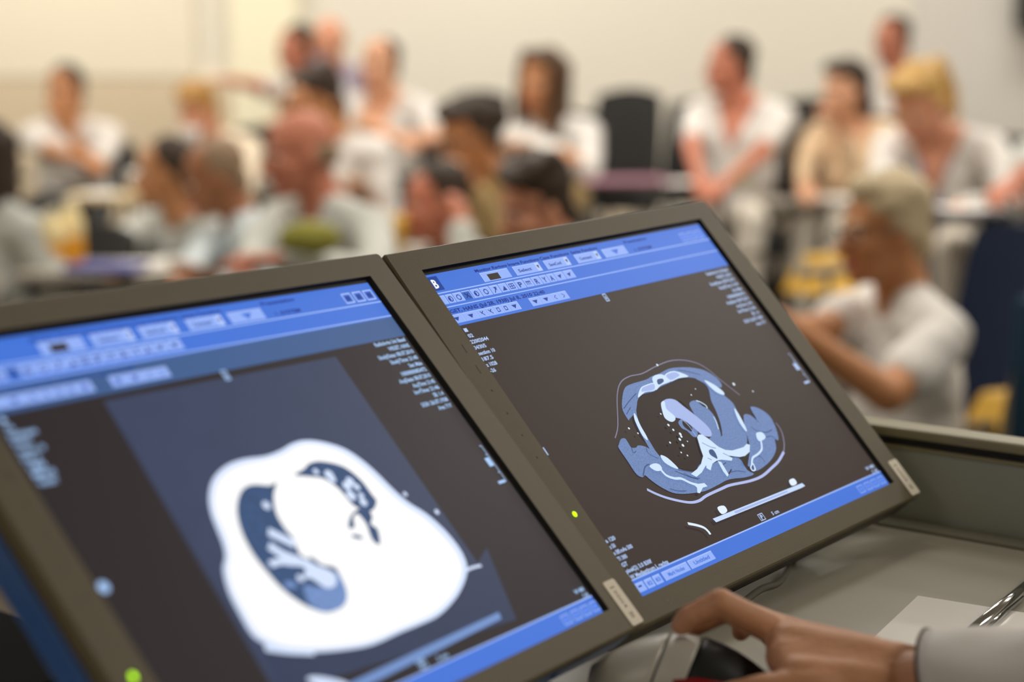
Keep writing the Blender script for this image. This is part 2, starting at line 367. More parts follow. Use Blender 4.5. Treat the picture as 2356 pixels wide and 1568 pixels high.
CT_LEFT_DOTS=[(236.9,151.6,2.5),(247.3,156.9,4.2),(247.5,160.0,3.4),(262.8,166.1,3.8),(256.7,168.6,3.8),(265.6,171.4,2.9),(254.6,176.4,4.2),(261.9,183.9,3.4),(264.1,178.7,2.5),(172.2,165.6,3.4),(159.7,221.7,2.9)]
CT_LEFT2=[('l','rim',2.2,[(309.6,258.9),(321.1,257.4),(334.8,258.3)]),('p','tablebar',0,[(115.4,299.4),(319.4,295.1),(317.6,300.6),(135.1,305.9)]),('l','rim',5,[(94.9,256.9),(110.6,264.1),(130.4,271.2)]),('p','rim',1,[(110.9,286.2),(121.1,286.8),(141.5,298.7),(123.7,298.8)])]
# ---------------------------------------------------------------- the desk
DU = V3((0.611, 0.792, 0)).normalized()
DW = V3((0.792, -0.611, 0)).normalized()
DESK = 1.11


def desk_m(U, Wd, z):
    M = Matrix.Identity(4)
    for i in range(3):
        M[i][0], M[i][1] = DU[i], -DW[i]     # x along the monitors, y away from the presenter
    p = DU * U + DW * Wd
    M[0][3], M[1][3], M[2][3] = p.x, p.y, z
    return M


desk_top_m = mat('grey_beige_laminate', (166, 161, 146), 0.42, 0.4, var=0.03, scale=6)
desk_side_m = mat('grey_green_panel', (166, 172, 160), 0.45, 0.4, var=0.03, scale=4)
rail_m = mat('olive_grey_rail', (150, 143, 112), 0.4, 0.5)
dark_m = mat('dark_joint', (40, 41, 38), 0.6)
dk = empty('lecture_desk', label='grey lecture desk with a raised end panel, under both monitors', cat='desk', matrix=desk_m(1.10, -0.78, 0))
# desk coordinates: x 1.10 at origin; right end at x = +0.60
box('desk_top', (-0.75, -0.42, DESK - 0.035), (0.603, 0.30, DESK), desk_top_m, dk, 0.003)
box('front_panel', (-0.72, 0.26, 0.04), (0.56, 0.29, DESK - 0.036), desk_side_m, dk)
box('side_panel', (-0.745, -0.40, 0.0), (-0.715, 0.295, DESK - 0.036), desk_side_m, dk)
ep = empty('end_screen', label='grey green upright panel with an olive cap rail closing the far end of the desk', cat='desk panel', matrix=desk_m(1.118, -0.78, 0))
box('panel', (0.592, -0.75, 0.0), (0.616, 0.55, DESK + 0.072), desk_side_m, ep, 0.002)
box('panel_ridge', (0.590, -0.75, DESK + 0.0721), (0.616, 0.55, DESK + 0.0763), rail_m, ep, 0.001)
box('shadow_gap', (0.597, -0.75, DESK + 0.0763), (0.612, 0.55, DESK + 0.084), dark_m, ep)
box('cap_rail', (0.588, -0.75, DESK + 0.084), (0.622, 0.55, DESK + 0.095), rail_m, ep, 0.003)
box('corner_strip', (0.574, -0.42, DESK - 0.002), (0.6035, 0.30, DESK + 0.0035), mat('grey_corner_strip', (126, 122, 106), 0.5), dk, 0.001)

# ---------------------------------------------------------------- the two monitors
bez_m = mat('olive_grey_bezel_plastic', (104, 95, 73), 0.55, 0.4, var=0.05, scale=30, bump=0.12, bscale=900)
edge_m = mat('dark_bezel_edge', (62, 57, 47), 0.5, 0.4)
lip_m = mat('black_inner_lip', (13, 12, 13), 0.5, 0.3)
shell_m = mat('black_rear_shell', (30, 29, 28), 0.5)
blue_spill_m = mat('housing_blue_spill', (40, 96, 176), 0.35, 0.5, coat=0.3)  # reflected blue of an unseen screen, painted into the left housing's colour
sticker_m = mat('cream_sticker', (244, 236, 218), 0.6, 0.3)
ink_m = mat('brown_ink', (140, 122, 92), 0.7)
ink2_m = mat('dark_ink', (70, 62, 44), 0.7)
led_m = mat('green_led', (172, 240, 0), 0.4, emit=2.6)
X0, Y0 = 218.0, 350.0          # the Empty stands at the middle of the lower edge


def P(x, y, z=0.0):
    return V3(((x - X0) / 1000, -(y - Y0) / 1000, z / 1000))


def quadplate(bm, pts, z):
    vs = [bm.verts.new(P(x, y, z)) for x, y in pts]
    f = bm.faces.new(vs)
    f.normal_update()
    if f.normal.z < 0:
        f.normal_flip()


def rect(bm, x0, y0, x1, y1, z):
    quadplate(bm, [(x0, y0), (x1, y0), (x1, y1), (x0, y1)], z)


def flat(name, m, par, z, *rects):
    bm = bmesh.new()
    for r in rects:
        rect(bm, *r, z)
    return obj(name, bm, m, par)


def ribbon(bm, pts, w, z):
    n = len(pts)
    L, R = [], []
    for i in range(n):
        a, b = pts[max(i - 1, 0)], pts[min(i + 1, n - 1)]
        dx, dy = b[0] - a[0], b[1] - a[1]
        l = math.hypot(dx, dy) or 1
        nx, ny = -dy / l * w / 2, dx / l * w / 2
        L.append((pts[i][0] + nx, pts[i][1] + ny))
        R.append((pts[i][0] - nx, pts[i][1] - ny))
    for i in range(n - 1):
        quadplate(bm, [L[i], L[i + 1], R[i + 1], R[i]], z)


def disc(bm, x, y, r, z, n=12):
    quadplate(bm, [(x + r * math.cos(2 * math.pi * k / n), y + r * math.sin(2 * math.pi * k / n)) for k in range(n)], z)


FONT = {}


def text(s, x0, x1, yb, h, m, par, z, name='text_line', bold=0.03):
    """lettering: baseline yb, cap height h, squeezed or stretched to x0..x1 (mm)"""
    c = bpy.data.curves.new('t', 'FONT')
    c.body = s
    c.size = 1.0
    c.resolution_u = 2
    c.offset = bold
    o = bpy.data.objects.new('t', c)
    COL.objects.link(o)
    me = bpy.data.meshes.new_from_object(o.evaluated_get(bpy.context.evaluated_depsgraph_get()))
    bpy.data.objects.remove(o)
    bpy.data.curves.remove(c)
    xs = [v.co.x for v in me.vertices]
    a, b = min(xs), max(xs)
    sy = h / 0.70
    sx = (x1 - x0) / (b - a)
    for v in me.vertices:
        v.co = P(x0 + (v.co.x - a) * sx, yb - v.co.y * sy, z)
    me.name = name
    return link(name, me, m, par)


# lit patches of the screens
sc_bgR = scr('screen_black_right', (52, 40, 36))
sc_bgL = scr('screen_black_left', (38, 31, 35))
sc_blue = scr('toolbar_blue', (64, 115, 216))
sc_blue2 = scr('toolbar_blue_light', (92, 136, 240))
sc_slate = scr('header_slate', (60, 92, 142))
sc_line = scr('bright_divider', (160, 190, 255))
sc_btn = scr('button_face', (146, 176, 248))
sc_btnhi = scr('button_rim', (182, 204, 255))
sc_glyph = scr('button_glyph', (22, 58, 150))
sc_dark = scr('dark_text', (8, 34, 130))
sc_black = scr('region_black', (48, 38, 34))
sc_logo = scr('logo_blue', (8, 62, 150))
sc_white = scr('image_white', (253, 253, 253))
sc_text = scr('overlay_text', (178, 202, 245))
sc_textL = scr('overlay_text_left', (168, 204, 250))
CTC = {'tissue': scr('ct_soft_tissue', (106, 132, 182), 0.45, 700), 'tissuedark': scr('ct_dark_gap', (58, 82, 128)), 'aorta': scr('ct_contrast_vessel', (164, 182, 232), 0.08, 900),
       'bone': scr('ct_bone', (206, 228, 255)), 'skin': scr('ct_thin_skin', (128, 124, 152)), 'skinbright': scr('ct_bright_skin', (176, 188, 236)),
       'hole': scr('ct_air', (38, 24, 20)), 'bar': scr('ct_table', (200, 220, 255)), 'white': scr('ct_bright', (225, 240, 255)),
       'frameblue': scr('ct_slate_field', (54, 64, 92), 0.08, 30), 'framedark': scr('ct_field_darker', (48, 58, 86), 0.10, 30), 'rim': scr('ct_body_rim', (214, 228, 255)), 'blown': scr('ct_blown_white', (254, 254, 254)),
       'lung': scr('ct_lung', (50, 78, 120), 0.45, 160), 'lunglight': scr('ct_lung_hazy', (112, 142, 196), 0.3, 260), 'tablebar': scr('ct_table_pale', (112, 144, 200))}
Z0 = -3.0


def screen_ui(sp, dx, left):
    """the viewer programme as both screens show it; dx = shift of the picture in mm"""
    tx = sc_textL if left else sc_text
    rx = 431.3
    R = lambda x0, y0, x1, y1: (x0 + dx, y0, x1 + dx, y1)
    cl = -3
    flat('toolbar', sc_blue, sp, Z0 + .05, (cl, 4.2, rx, 57.4 if not left else 39.5))
    flat('divider', sc_line, sp, Z0 + .14, (cl, 23.1, rx, 24.2), (cl, 37.6, rx, 38.6))
    if left:
        flat('header_band', sc_slate, sp, Z0 + .05, (cl, 39.5, rx, 58.6))
    # drop-down buttons of the first row
    for x0, x1, lab, cap, cx in ((69, 107.5, '', 'Monitor Regions', (65.5, 110)), (115, 153, 'Select', 'Image Functions', (112, 157)), (160.5, 196.5, 'SaveConf.', 'Case Functions', (158.5, 203)),
                                 (207.5, 244.5, 'Command', 'Series Functions', (206, 248)), (251.8, 289, '', '', None)):
        flat('button', sc_btn, sp, Z0 + .16, R(x0, 12, x1, 21.8))
        flat('button_rim', sc_btnhi, sp, Z0 + .20, R(x0, 12, x1, 12.6), R(x0, 12, x0 + .7, 21.8))
        if cap:
            text(cap, cx[0] + dx, cx[1] + dx, 10.6, 3.0, sc_dark, sp, Z0 + .2)
        if lab:
            text(lab, x0 + 5 + dx, x0 + 24 + dx, 18.9, 3.2, sc_glyph, sp, Z0 + .24)
            flat('arrow_field', sc_btnhi, sp, Z0 + .22, R(x1 - 6.5, 12.6, x1 - .5, 21.2))
            bm = bmesh.new()
            quadplate(bm, [(x1 - 5.2 + dx, 15), (x1 - 1.8 + dx, 15), (x1 - 3.5 + dx, 19)], Z0 + .26)
            obj('arrow', bm, sc_black if not left else sc_glyph, sp)
    flat('region_swatch', sc_black, sp, Z0 + .24, R(77, 14.6, 92.4, 21))
    bm = bmesh.new()
    quadplate(bm, [(265 + dx, 14.5), (277 + dx, 14.5), (271 + dx, 20)], Z0 + .26)
    obj('arrow', bm, sc_blue, sp)
    text('Presentation', 292.5 + dx, 331 + dx, 10.4, 3.1, sc_dark, sp, Z0 + .2)
    text('1. SYSTEM', 301 + dx, 330 + dx, 20.8, 3.1, sc_dark, sp, Z0 + .2)
    # three window buttons
    for x0 in (386.5, 400.5, 414.0):
        bm = bmesh.new()
        x0 += dx
        for r in ((x0, 11, x0 + 11, 12), (x0, 19.8, x0 + 11, 20.8), (x0, 12, x0 + 1, 19.8), (x0 + 10, 12, x0 + 11, 19.8)):
            rect(bm, r[0], r[1], min(r[2], rx - .5), r[3], Z0 + .22)
        obj('window_button', bm, sc_btnhi if left else sc_btn, sp)
        flat('window_symbol', sc_glyph if left else sc_blue2, sp, Z0 + .2, (x0 + 2.6, 13.6, min(x0 + 8.4, rx - 1), 18.4))
    # logo tile
    if not left:
        flat('logo_tile', sc_logo, sp, Z0 + .18, (2, 6.6, 15.6, 21))
        text('B', 5.4, 11.0, 18.4, 8.6, sc_white, sp, Z0 + .26, 'letter')
    # icon row: fourteen tool buttons with small glyphs
    xs = [-3, 9.8, 19.4, 31.4, 43, 55.2, 68.9, 81.3, 92.8, 104.4, 116.6, 128.4, 140.8, 151.4, 162.4, 176.2, 191]
    glyphs = [None, 'ring', 'ring', 'sel', 'ring', 'ring', 'arrow', 'tri', 'grid', 'P', 'bars', 'R', 'Y', 'A', 'leaf', 'tri2']
    for i in range(16):
        a, b = xs[i] + dx + .5, xs[i + 1] + dx - .5
        flat('tool_button', sc_btn if glyphs[i] != 'sel' else scr('button_pressed', (52, 100, 188)), sp, Z0 + .16, (max(a, cl), 26.2, b, 35.2))
        flat('tool_button_rim', sc_btnhi, sp, Z0 + .2, (max(a, cl), 26.2, b, 26.9), (b - .7, 26.2, b, 35.2))
        g = glyphs[i]
        c = (a + b) / 2
        zz = Z0 + .24
        bm = bmesh.new()
        if g == 'ring':
            for k in range(10):
                t0, t1 = 2 * math.pi * k / 10, 2 * math.pi * (k + 1) / 10
                quadplate(bm, [(c + 3 * math.cos(t0), 31 + 3 * math.sin(t0)), (c + 3 * math.cos(t1), 31 + 3 * math.sin(t1)), (c + 2 * math.cos(t1), 31 + 2 * math.sin(t1)), (c + 2 * math.cos(t0), 31 + 2 * math.sin(t0))], zz)
            if i in (1, 4):
                rect(bm, c - 2, 29.6, c, 32.6, zz + .02)
        elif g == 'sel':
            ribbon(bm, [(c - 2.8, 28.4), (c + 2.8, 33.8)], 1.3, zz)
            ribbon(bm, [(c - 2.8, 33.4), (c + 1.8, 28.8)], .9, zz + .02)
        elif g == 'arrow':
            ribbon(bm, [(c - 2.4, 34), (c + 1, 29.6)], 1, zz)
            quadplate(bm, [(c - 1.4, 28.2), (c + 2.8, 28.2), (c + 1.6, 32)], zz + .02)
        elif g in ('tri', 'tri2', 'leaf'):
            quadplate(bm, [(c - 3, 33.6), (c + 3, 33.6), (c + 1.4, 28.8)] if g == 'tri' else [(c - 3, 29.8), (c + 3, 28.8), (c - .5, 33.4)], zz)
        elif g == 'grid':
            for k in range(3):
                rect(bm, c - 3.4, 28 + k * 2.4, c + 3.4, 28.8 + k * 2.4, zz)
            for k in range(3):
                rect(bm, c - 3.4 + k * 3, 28, c - 2.6 + k * 3, 33.6, zz + .02)
        elif g == 'bars':
            rect(bm, c - 3.4, 29, c + 3.2, 30, zz)
            for k in range(3):
                rect(bm, c - 2.8 + 2.2 * k, 30, c - 2 + 2.2 * k, 33, zz + .02)
        if g in ('P', 'R', 'Y', 'A'):
            bm.free()
            text(g, c - 2.6, c + 2.6, 33.8, 5.4, sc_glyph, sp, zz, 'tool_symbol')
        elif g:
            obj('tool_symbol', bm, sc_glyph if g != 'sel' else sc_dark, sp)
        else:
            bm.free()
    # patient line and second tool row
    if not left:
        text('GET, HANS (Jul 28, 1938) Jul 8, 2010 22:40', 3.8, 135, 44.6, 3.6, sc_dark, sp, Z0 + .2)
    else:
        text('GET, HANS (Jul 28, 1938) Jul 8, 2010 21:40', 6.8, 138, 44.4, 2.8, sc_logo, sp, Z0 + .2)
    row = [(-3, 15.6, 'v'), (15.6, 34.2, 'v'), (34.2, 46.0, 'k'), (46.0, 56.8, 'k'), (56.8, 67.6, 'o'), (67.6, 77.4, 'o'), (77.4, 91.6, 'v'), (107.6, 122, 'v'), (122, 138.6, 'v'), (138.6, 149.8, '<'), (149.8, 162.6, '>')]
    for a, b, g in row:
        a, b = a + dx, b + dx
        flat('tool_button', sc_btn, sp, Z0 + .16, (max(cl, a + .2), 46.2, b - .2, 54.8))
        flat('tool_button_rim', sc_btnhi, sp, Z0 + .2, (max(cl, a + .2), 46.2, b - .2, 46.8), (b - .8, 46.2, b - .2, 54.8))
        c = (a + b) / 2
        bm = bmesh.new()
        zz = Z0 + .24
        if g == 'v':
            quadplate(bm, [(c - 3.6, 49), (c + 3.6, 49), (c, 53)], zz)
        elif g == 'k':
            ribbon(bm, [(c - 2, 48.5), (c + 2, 53)], .9, zz)
            ribbon(bm, [(c + 2, 48.5), (c - 1, 51)], .9, zz + .02)
        elif g == 'o':
            for r in ((c - 2, 48.4, c + 2, 49.2), (c - 2, 52, c + 2, 52.8), (c - 2, 48.4, c - 1.2, 52.8), (c + 1.2, 48.4, c + 2, 52.8)):
                rect(bm, *r, zz)
        else:
            k = 1 if g == '>' else -1
            ribbon(bm, [(c - 1.5 * k, 48.6), (c + 1.5 * k, 50.7), (c - 1.5 * k, 52.8)], .9, zz)
        obj('tool_symbol', bm, sc_glyph, sp)
    # right-aligned overlay text
    lines = ['Radiologie Uni Basel', 'WEGET, HANS', 'StudyDate: 08.07.2010', 'StudyTime: 21:40', 'Sex: Male', '1000000083472', 'AcqDate: 08.07.2010', 'AcqTime: 21:45', 'ImgTime: 21:46', 'SE: 1.4', 'S/20: 26.07.1938', 'Age: 71Y']
    st = [384.5, 397, 378.5, 388.5, 407, 391.5, 383, 395, 391.5, 411, 389.5, 406]
    for i, (s, x) in enumerate(zip(lines, st)):
        text(s, x + dx, 424.2 + dx, 63.4 + 6.0 * i, 3.5, tx, sp, Z0 + .16)
    # left overlay text, cut off by the lip
    ll = ['1', '02', '22002044', '34/30/5', 'section 10', '187.5', 'z 1028', '-26']
    le = [9.8, 12, 27, 18.8, 25.6, 18.0, 17.8, 11]
    for i, (s, x) in enumerate(zip(ll, le)):
        text(s, (3.8 if i > 1 else 5.5) + dx, x + dx, 64.4 + 5.95 * i, 3.5, tx, sp, Z0 + .16)
    if left:
        for i, (s, x) in enumerate((('WEGET', 20), ('HANS', 22), ('-1018', 18))):
            text(s, 4.5 + dx, x + dx, 112 - i * 50 + i * 44, 3.6, tx, sp, Z0 + .16)
    lb = ['a 120', 'z 50', 'a Eff.mAs 500', 'TI 300', 'GT', 'pixel(2) 3.0 B30f', 'W Mediastinum L rechts']
    lx = [17, 11.6, 30, 16.5, 11.5, 40, 58.4]
    if not left:
        for i, (s, x) in enumerate(zip(lb, lx)):
            text(s, 3.9, x, 276.2 + 5.85 * i, 3.5, tx, sp, Z0 + .16)
    text('W 400', 411.5 + dx, 428, 306.2, 3.4, tx, sp, Z0 + .16)
    text('C 40', 418 + dx, 428.5, 311.3, 3.2, tx, sp, Z0 + .16)
    # orientation marks
    bm = bmesh.new()
    for r in ((208.6, 57.8, 214, 58.8), (208.6, 65.4, 214, 66.4), (208.6, 58.8, 209.5, 65.4), (213.1, 58.8, 214, 65.4)):
        rect(bm, r[0] + dx, r[1], r[2] + dx, r[3], Z0 + .16)
    obj('orientation_box', bm, tx, sp)
    text('A', 209.8 + dx, 212.8 + dx, 64.6, 4.6, tx, sp, Z0 + .18, 'orientation_letter')
    bm = bmesh.new()
    for r in ((207.8, 303.4, 216, 304.2), (207.8, 309.6, 216, 310.4), (207.8, 304.2, 208.6, 309.6), (215.2, 304.2, 216, 309.6)):
        rect(bm, r[0] + dx, r[1], r[2] + dx, r[3], Z0 + .16)
    obj('orientation_box', bm, tx, sp)
    text('P', 210.2 + dx, 213.8 + dx, 309.2, 4.4, tx, sp, Z0 + .18, 'orientation_letter')
    text('5 cm', 228.5 + dx, 240 + dx, 309.6, 3.4, tx, sp, Z0 + .16)
    bm = bmesh.new()
    ribbon(bm, [(424.4 + dx, 168), (424.6 + dx, 202)], .7, Z0 + .16)
    for y in (168, 176.5, 185, 193.5, 202):
        rect(bm, 422 + dx, y - .35, 424.4 + dx, y + .35, Z0 + .18)
    rect(bm, 417.5 + dx, 179, 423.4 + dx, 187, Z0 + .2)
    rect(bm, 414 + dx, 200.5, 423 + dx, 203, Z0 + .2)
    obj('scale_ruler', bm, tx, sp)
    bm = bmesh.new()
    if left:
        disc(bm, 7.6, 186.3, 4.2, Z0 + .16)
    else:
        rect(bm, 4.4, 182.4, 5.8, 190, Z0 + .16)
    obj('orientation_mark', bm, tx, sp)
    # task bar at the foot
    flat('task_bar', sc_blue, sp, Z0 + .05, (cl, 312.6, rx, 329.5))
    flat('task_bar_line', sc_line, sp, Z0 + .14, (cl, 311.6, rx, 312.8))
    for a, b, s in ((-3, 14.6, ''), (16.4, 26.6, '82'), (28.4, 38.4, '83'), (41.8, 78.6, 'Mark Nodes'), (80.6, 117.4, 'Untitled')):
        flat('task_button', sc_btn, sp, Z0 + .16, (max(cl, a + dx), 315.8, b + dx, 323.9))
        flat('task_button_rim', sc_btnhi, sp, Z0 + .2, (max(cl, a + dx), 315.8, b + dx, 316.4), (a + dx, 315.8, a + .6 + dx, 323.9))
        if s:
            w = (b - a)
            text(s, a + w * .18 + dx, b - w * .18 + dx, 321.6, 3.4, sc_blue, sp, Z0 + .24)
    flat('task_symbol', sc_dark, sp, Z0 + .24, R(6, 318.4, 10.6, 319.8))
    for x0 in (376.5, 391, 404.5, 418.5):
        bm = bmesh.new()
        x0 += dx
        for r in ((x0, 316.4, x0 + 10.6, 317.3), (x0, 323.6, x0 + 10.6, 324.5), (x0, 317.3, x0 + .9, 323.6), (x0 + 9.7, 317.3, x0 + 10.6, 323.6)):
            rect(bm, min(r[0], rx - .3), r[1], min(r[2], rx), r[3], Z0 + .2)
        obj('task_window_button', bm, sc_btn, sp)
        flat('task_window_symbol', sc_blue2, sp, Z0 + .18, (x0 + 3, 318.6, min(x0 + 7.4, rx), 322.4))


def ct_layers(sp, items, dots, name, zbase, dotm):
    """one scan, laid in thin layers in the order given; each tissue kind one flat printed shape"""
    bm = bmesh.new()
    mats, z = [], zbase
    for kind, c, s, pts in items:
        m = CTC[c]
        if m not in mats:
            mats.append(m)
        n0 = set(bm.faces)
        if kind == 'p':
            quadplate(bm, smooth_pts(pts, True, 3) if s else pts, z)
        else:
            ribbon(bm, smooth_pts(pts, False, 4), s, z)
        for f in set(bm.faces) - n0:
            f.material_index = mats.index(m)
        z += .03
    if dots:
        if dotm not in mats:
            mats.append(dotm)
        for x, y, r in dots:
            n0 = set(bm.faces)
            disc(bm, x, y, r, z)
            for f in set(bm.faces) - n0:
                f.material_index = mats.index(dotm)
    bmesh.ops.triangulate(bm, faces=[f for f in bm.faces if len(f.verts) > 4])
    return obj(name, bm, mats, sp)


def monitor(label, origin, u, v, out, left):
    u = V3(u).normalized()
    out = V3(out).normalized()
    yv = out.cross(u).normalized()
    M = Matrix.Identity(4)
    for i in range(3):
        M[i][0], M[i][1], M[i][2] = u[i], yv[i], out[i]
    base = V3(origin) + u * (X0 / 1000) - yv * (Y0 / 1000)
    for i in range(3):
        M[i][3] = base[i]
    mo = empty('monitor', label=label, cat='monitor', matrix=M)
    ox0, oy0, ox1, oy1 = -31, -21.5, 467, 350
    # bezel: four rounded bars around the opening, in one mesh
    bm = bmesh.new()
    outer = []
    rc = 3.0
    for cx_, cy_, a0 in ((ox0 + rc, oy0 + rc, 180), (ox1 - rc, oy0 + rc, 270), (ox1 - rc, oy1 - rc, 0), (ox0 + rc, oy1 - rc, 90)):
        for k in range(5):
            t = math.radians(a0 + 22.5 * k)
            outer.append((cx_ + rc * math.cos(t), cy_ + rc * math.sin(t)))
    inn = [(0, 0), (436, 0), (436, 328), (0, 328)]
    n = len(outer)

    def ring(pts, z):
        return [bm.verts.new(P(x, y, z)) for x, y in pts]
    def inset(d):
        cx_, cy_ = (ox0 + ox1) / 2, (oy0 + oy1) / 2
        return [(x + (d if x < cx_ else -d), y + (d if y < cy_ else -d)) for x, y in outer]
    r0 = ring(inset(1.5), 0)
    r1 = ring(outer, -1.5)
    r2 = ring(outer, -11)
    ri = ring(inn, 0)
    def strip(a, b):
        for k in range(len(a)):
            bm.faces.new((a[k], a[(k + 1) % len(a)], b[(k + 1) % len(b)], b[k]))
    strip(r1, r0)
    strip(r2, r1)
    # front face: corner k of the opening serves outer points 5k..5k+4
    for k in range(4):
        for j in range(4):
            bm.faces.new((r0[5 * k + j], r0[5 * k + j + 1], ri[k]))
        a, b = r0[5 * k + 4], r0[(5 * k + 5) % n]
        bm.faces.new((a, b, ri[(k + 1) % 4], ri[k]))
    bmesh.ops.recalc_face_normals(bm, faces=bm.faces[:])
    obj('bezel', bm, bez_m, mo)
    # inner lip down to the glass
    bm = bmesh.new()
    a = ring_ = [bm.verts.new(P(x, y, 0)) for x, y in inn]
    b = [bm.verts.new(P(x, y, -3.0)) for x, y in ((-3.5, .4), (434, 1.2), (434, 331), (-3.5, 331))]
    for k in range(4):
        bm.faces.new((a[k], b[k], b[(k + 1) % 4], a[(k + 1) % 4]))
    obj('inner_lip', bm, lip_m, mo)
    # glass and its picture
    sp = box('screen', P(-4, 332, -7), P(436, -2, -3.06), lip_m, mo)
    flat('lit_area', sc_bgL if left else sc_bgR, sp, Z0, (-3, 4.2, 431.3, 329.5))
    # a groove, then the rear housing
    bm = bmesh.new()
    addbox(bm, P(ox0 + 1.5, oy1 - 1.5, -14), P(ox1 - 1.5, oy0 + 1.5, -10.9))
    obj('groove', bm, lip_m, mo)
    box('housing', P(ox0, oy1 - .5, -38), P(ox1 - 1, oy0 + 1, -14), blue_spill_m if left else edge_m, mo, 0.003)
    box('rear_bulge', P(60, 300, -72), P(376, 40, -36), shell_m, mo, 0.012)
    # sticker, lamp, buttons on the bezel
    st = obj('sticker', bmesh.new(), sticker_m, mo)
    bm = bmesh.new()
    pts = []
    for cx_, cy_, a0 in ((451, 309.5, 180), (463.6, 309.5, 270), (463.6, 345.6, 0), (451, 345.6, 90)):
        for k in range(4):
            t = math.radians(a0 + 30 * k)
            pts.append((cx_ + 2.2 * math.cos(t), cy_ + 2.2 * math.sin(t)))
    bb = [bm.verts.new(P(x, y, .02)) for x, y in pts]
    tt = [bm.verts.new(P(x, y, .5)) for x, y in pts]
    for k in range(len(pts)):
        bm.faces.new((bb[k], bb[(k + 1) % len(pts)], tt[(k + 1) % len(pts)], tt[k]))
    bm.faces.new(tt)
    bmesh.ops.recalc_face_normals(bm, faces=bm.faces[:])
    bm.to_mesh(st.data)
    bm.free()
    # worn print on the sticker, running down it
    bm = bmesh.new()
    rnd = random.Random(3 if left else 4)
    rect(bm, 453.5, 313.2, 459.5, 314.2, .56)
    y = 317
    for k in range(8):
        rect(bm, 454.8 + rnd.random(), y, 457.6 + rnd.random(), y + .75, .56)
        if k % 2:
            rect(bm, 455, y - .6, 455.8, y + .75, .58)
        y += 1.55
    for k in range(4):
        rect(bm, 454 + rnd.random(), 337 + 1.3 * k, 458.8 + rnd.random(), 337.7 + 1.3 * k, .56)
    obj('print', bm, ink_m, st)
    bm = bmesh.new()
    disc(bm, 456.8, 331.2, 1.25, .56)
    obj('print', bm, ink2_m, st)
    bm = bmesh.new()
    ell(bm, P(-13.6, 245.4, .1), (0.0019, 0.0024, 0.0012), seg=14, rings=8)
    obj('power_lamp', bm, led_m, mo, smooth=True)
    for y in (80.5, 101.5):
        box('button_slit', P(-12.2, y + 4.2, -.3), P(-11.2, y - 4.2, .12), edge_m, mo)
    for y in (123, 146, 168, 190):
        box('bezel_button', P(-13.2, y + .9, -.2), P(-11.8, y - .9, .25), edge_m, mo, 0.0002)
    if not left:
        bm = bmesh.new()
        ribbon(bm, [(22, 338), (24, 340), (27, 338.5)], .5, .06)
        ribbon(bm, [(25, 343.5), (28.5, 340.5), (30.5, 343), (31.5, 339)], .5, .06)
        obj('scratches', bm, mat('pale_scratch', (132, 124, 106), 0.6), mo)
    screen_ui(sp, 3.2 if left else 0.0, left)
    if left:
        ct_layers(sp, [(k, 'blown' if c == 'white' else c, w, q) for k, c, w, q in CT_LEFT], CT_LEFT_DOTS, 'scan_image', Z0 + .02, CTC['rim'])
        ct_layers(sp, CT_LEFT2, None, 'scan_table', Z0 + .62, CTC['rim'])
        bm = bmesh.new()
        disc(bm, 308.8, 187.5, 2.0, Z0 + .16)
        disc(bm, 328.4, 208.2, 2.2, Z0 + .16)
        obj('scan_dots', bm, CTC['rim'], sp)
    else:
        ct_layers(sp, CT_RIGHT, CT_RIGHT_DOTS, 'scan_image', Z0 + .05, CTC['white'])
    # foot on the desk, in the monitor's own frame
    Mi = M.inverted()
    hub = M @ P(218, 150, -70)
    foot = V3((hub.x, hub.y, DESK)) - DW * 0.02
    bm = bmesh.new()
    capsule(bm, Mi @ hub, Mi @ (foot + V3((0, 0, 0.03))), 0.026, 0.032)
    obj('stand_neck', bm, shell_m, mo, smooth=True)
    bm = bmesh.new()
    bmesh.ops.create_cone(bm, cap_ends=True, segments=40, radius1=0.115, radius2=0.105, depth=0.014, matrix=Matrix.Translation(foot + V3((0, 0, 0.0071))))
    bmesh.ops.transform(bm, matrix=Mi, verts=bm.verts[:])
    obj('stand_foot', bm, mat('dark_grey_stand', (70, 69, 62), 0.4), mo)
    return mo


monL = monitor('left monitor, showing a white lung scan, with reflected blue light painted on its side', (-0.3491, 1.1385, 1.4127), (0.5399, 0.8415, -0.0205), (0.5713, -0.3842, -0.7252), (0.6181, -0.3799, 0.6882), True)
monR = monitor('right monitor, showing a grey chest scan with white bones', (-0.0754, 1.5664, 1.4008), (0.6108, 0.7916, 0.0193), (0.5433, -0.4012, -0.7374), (0.5759, -0.4609, 0.6752), False)


# ---------------------------------------------------------------- on the desk: mouse, paper, rods, hand
def on_desk(px, py, h=0.0):
    a = at(px, py, 1.0) - CAM
    return CAM + a * ((DESK + h - CAM.z) / a.z)


silver_m = mat('silver_mouse_plastic', (196, 193, 182), 0.42, 0.5, metal=0.15)
mblack_m = mat('black_mouse_rubber', (26, 26, 24), 0.5, 0.35)
red_m = mat('red_side_light', (120, 5, 10), 0.4, emit=0.15)
mf = at(1352, 1556, 1.405)
mr = at(1778, 1535, 1.372)
mf.z = mr.z = DESK
mx = (mr - mf)
ML = mx.length
mx.normalize()
my = V3((0, 0, 1)).cross(mx)
MM = Matrix.Identity(4)
for i in range(3):
    MM[i][0], MM[i][1], MM[i][2], MM[i][3] = mx[i], my[i], (0, 0, 1)[i], mf[i]
mouse = empty('computer_mouse', label='black and silver computer mouse on the desk under the hand', cat='mouse', matrix=MM)


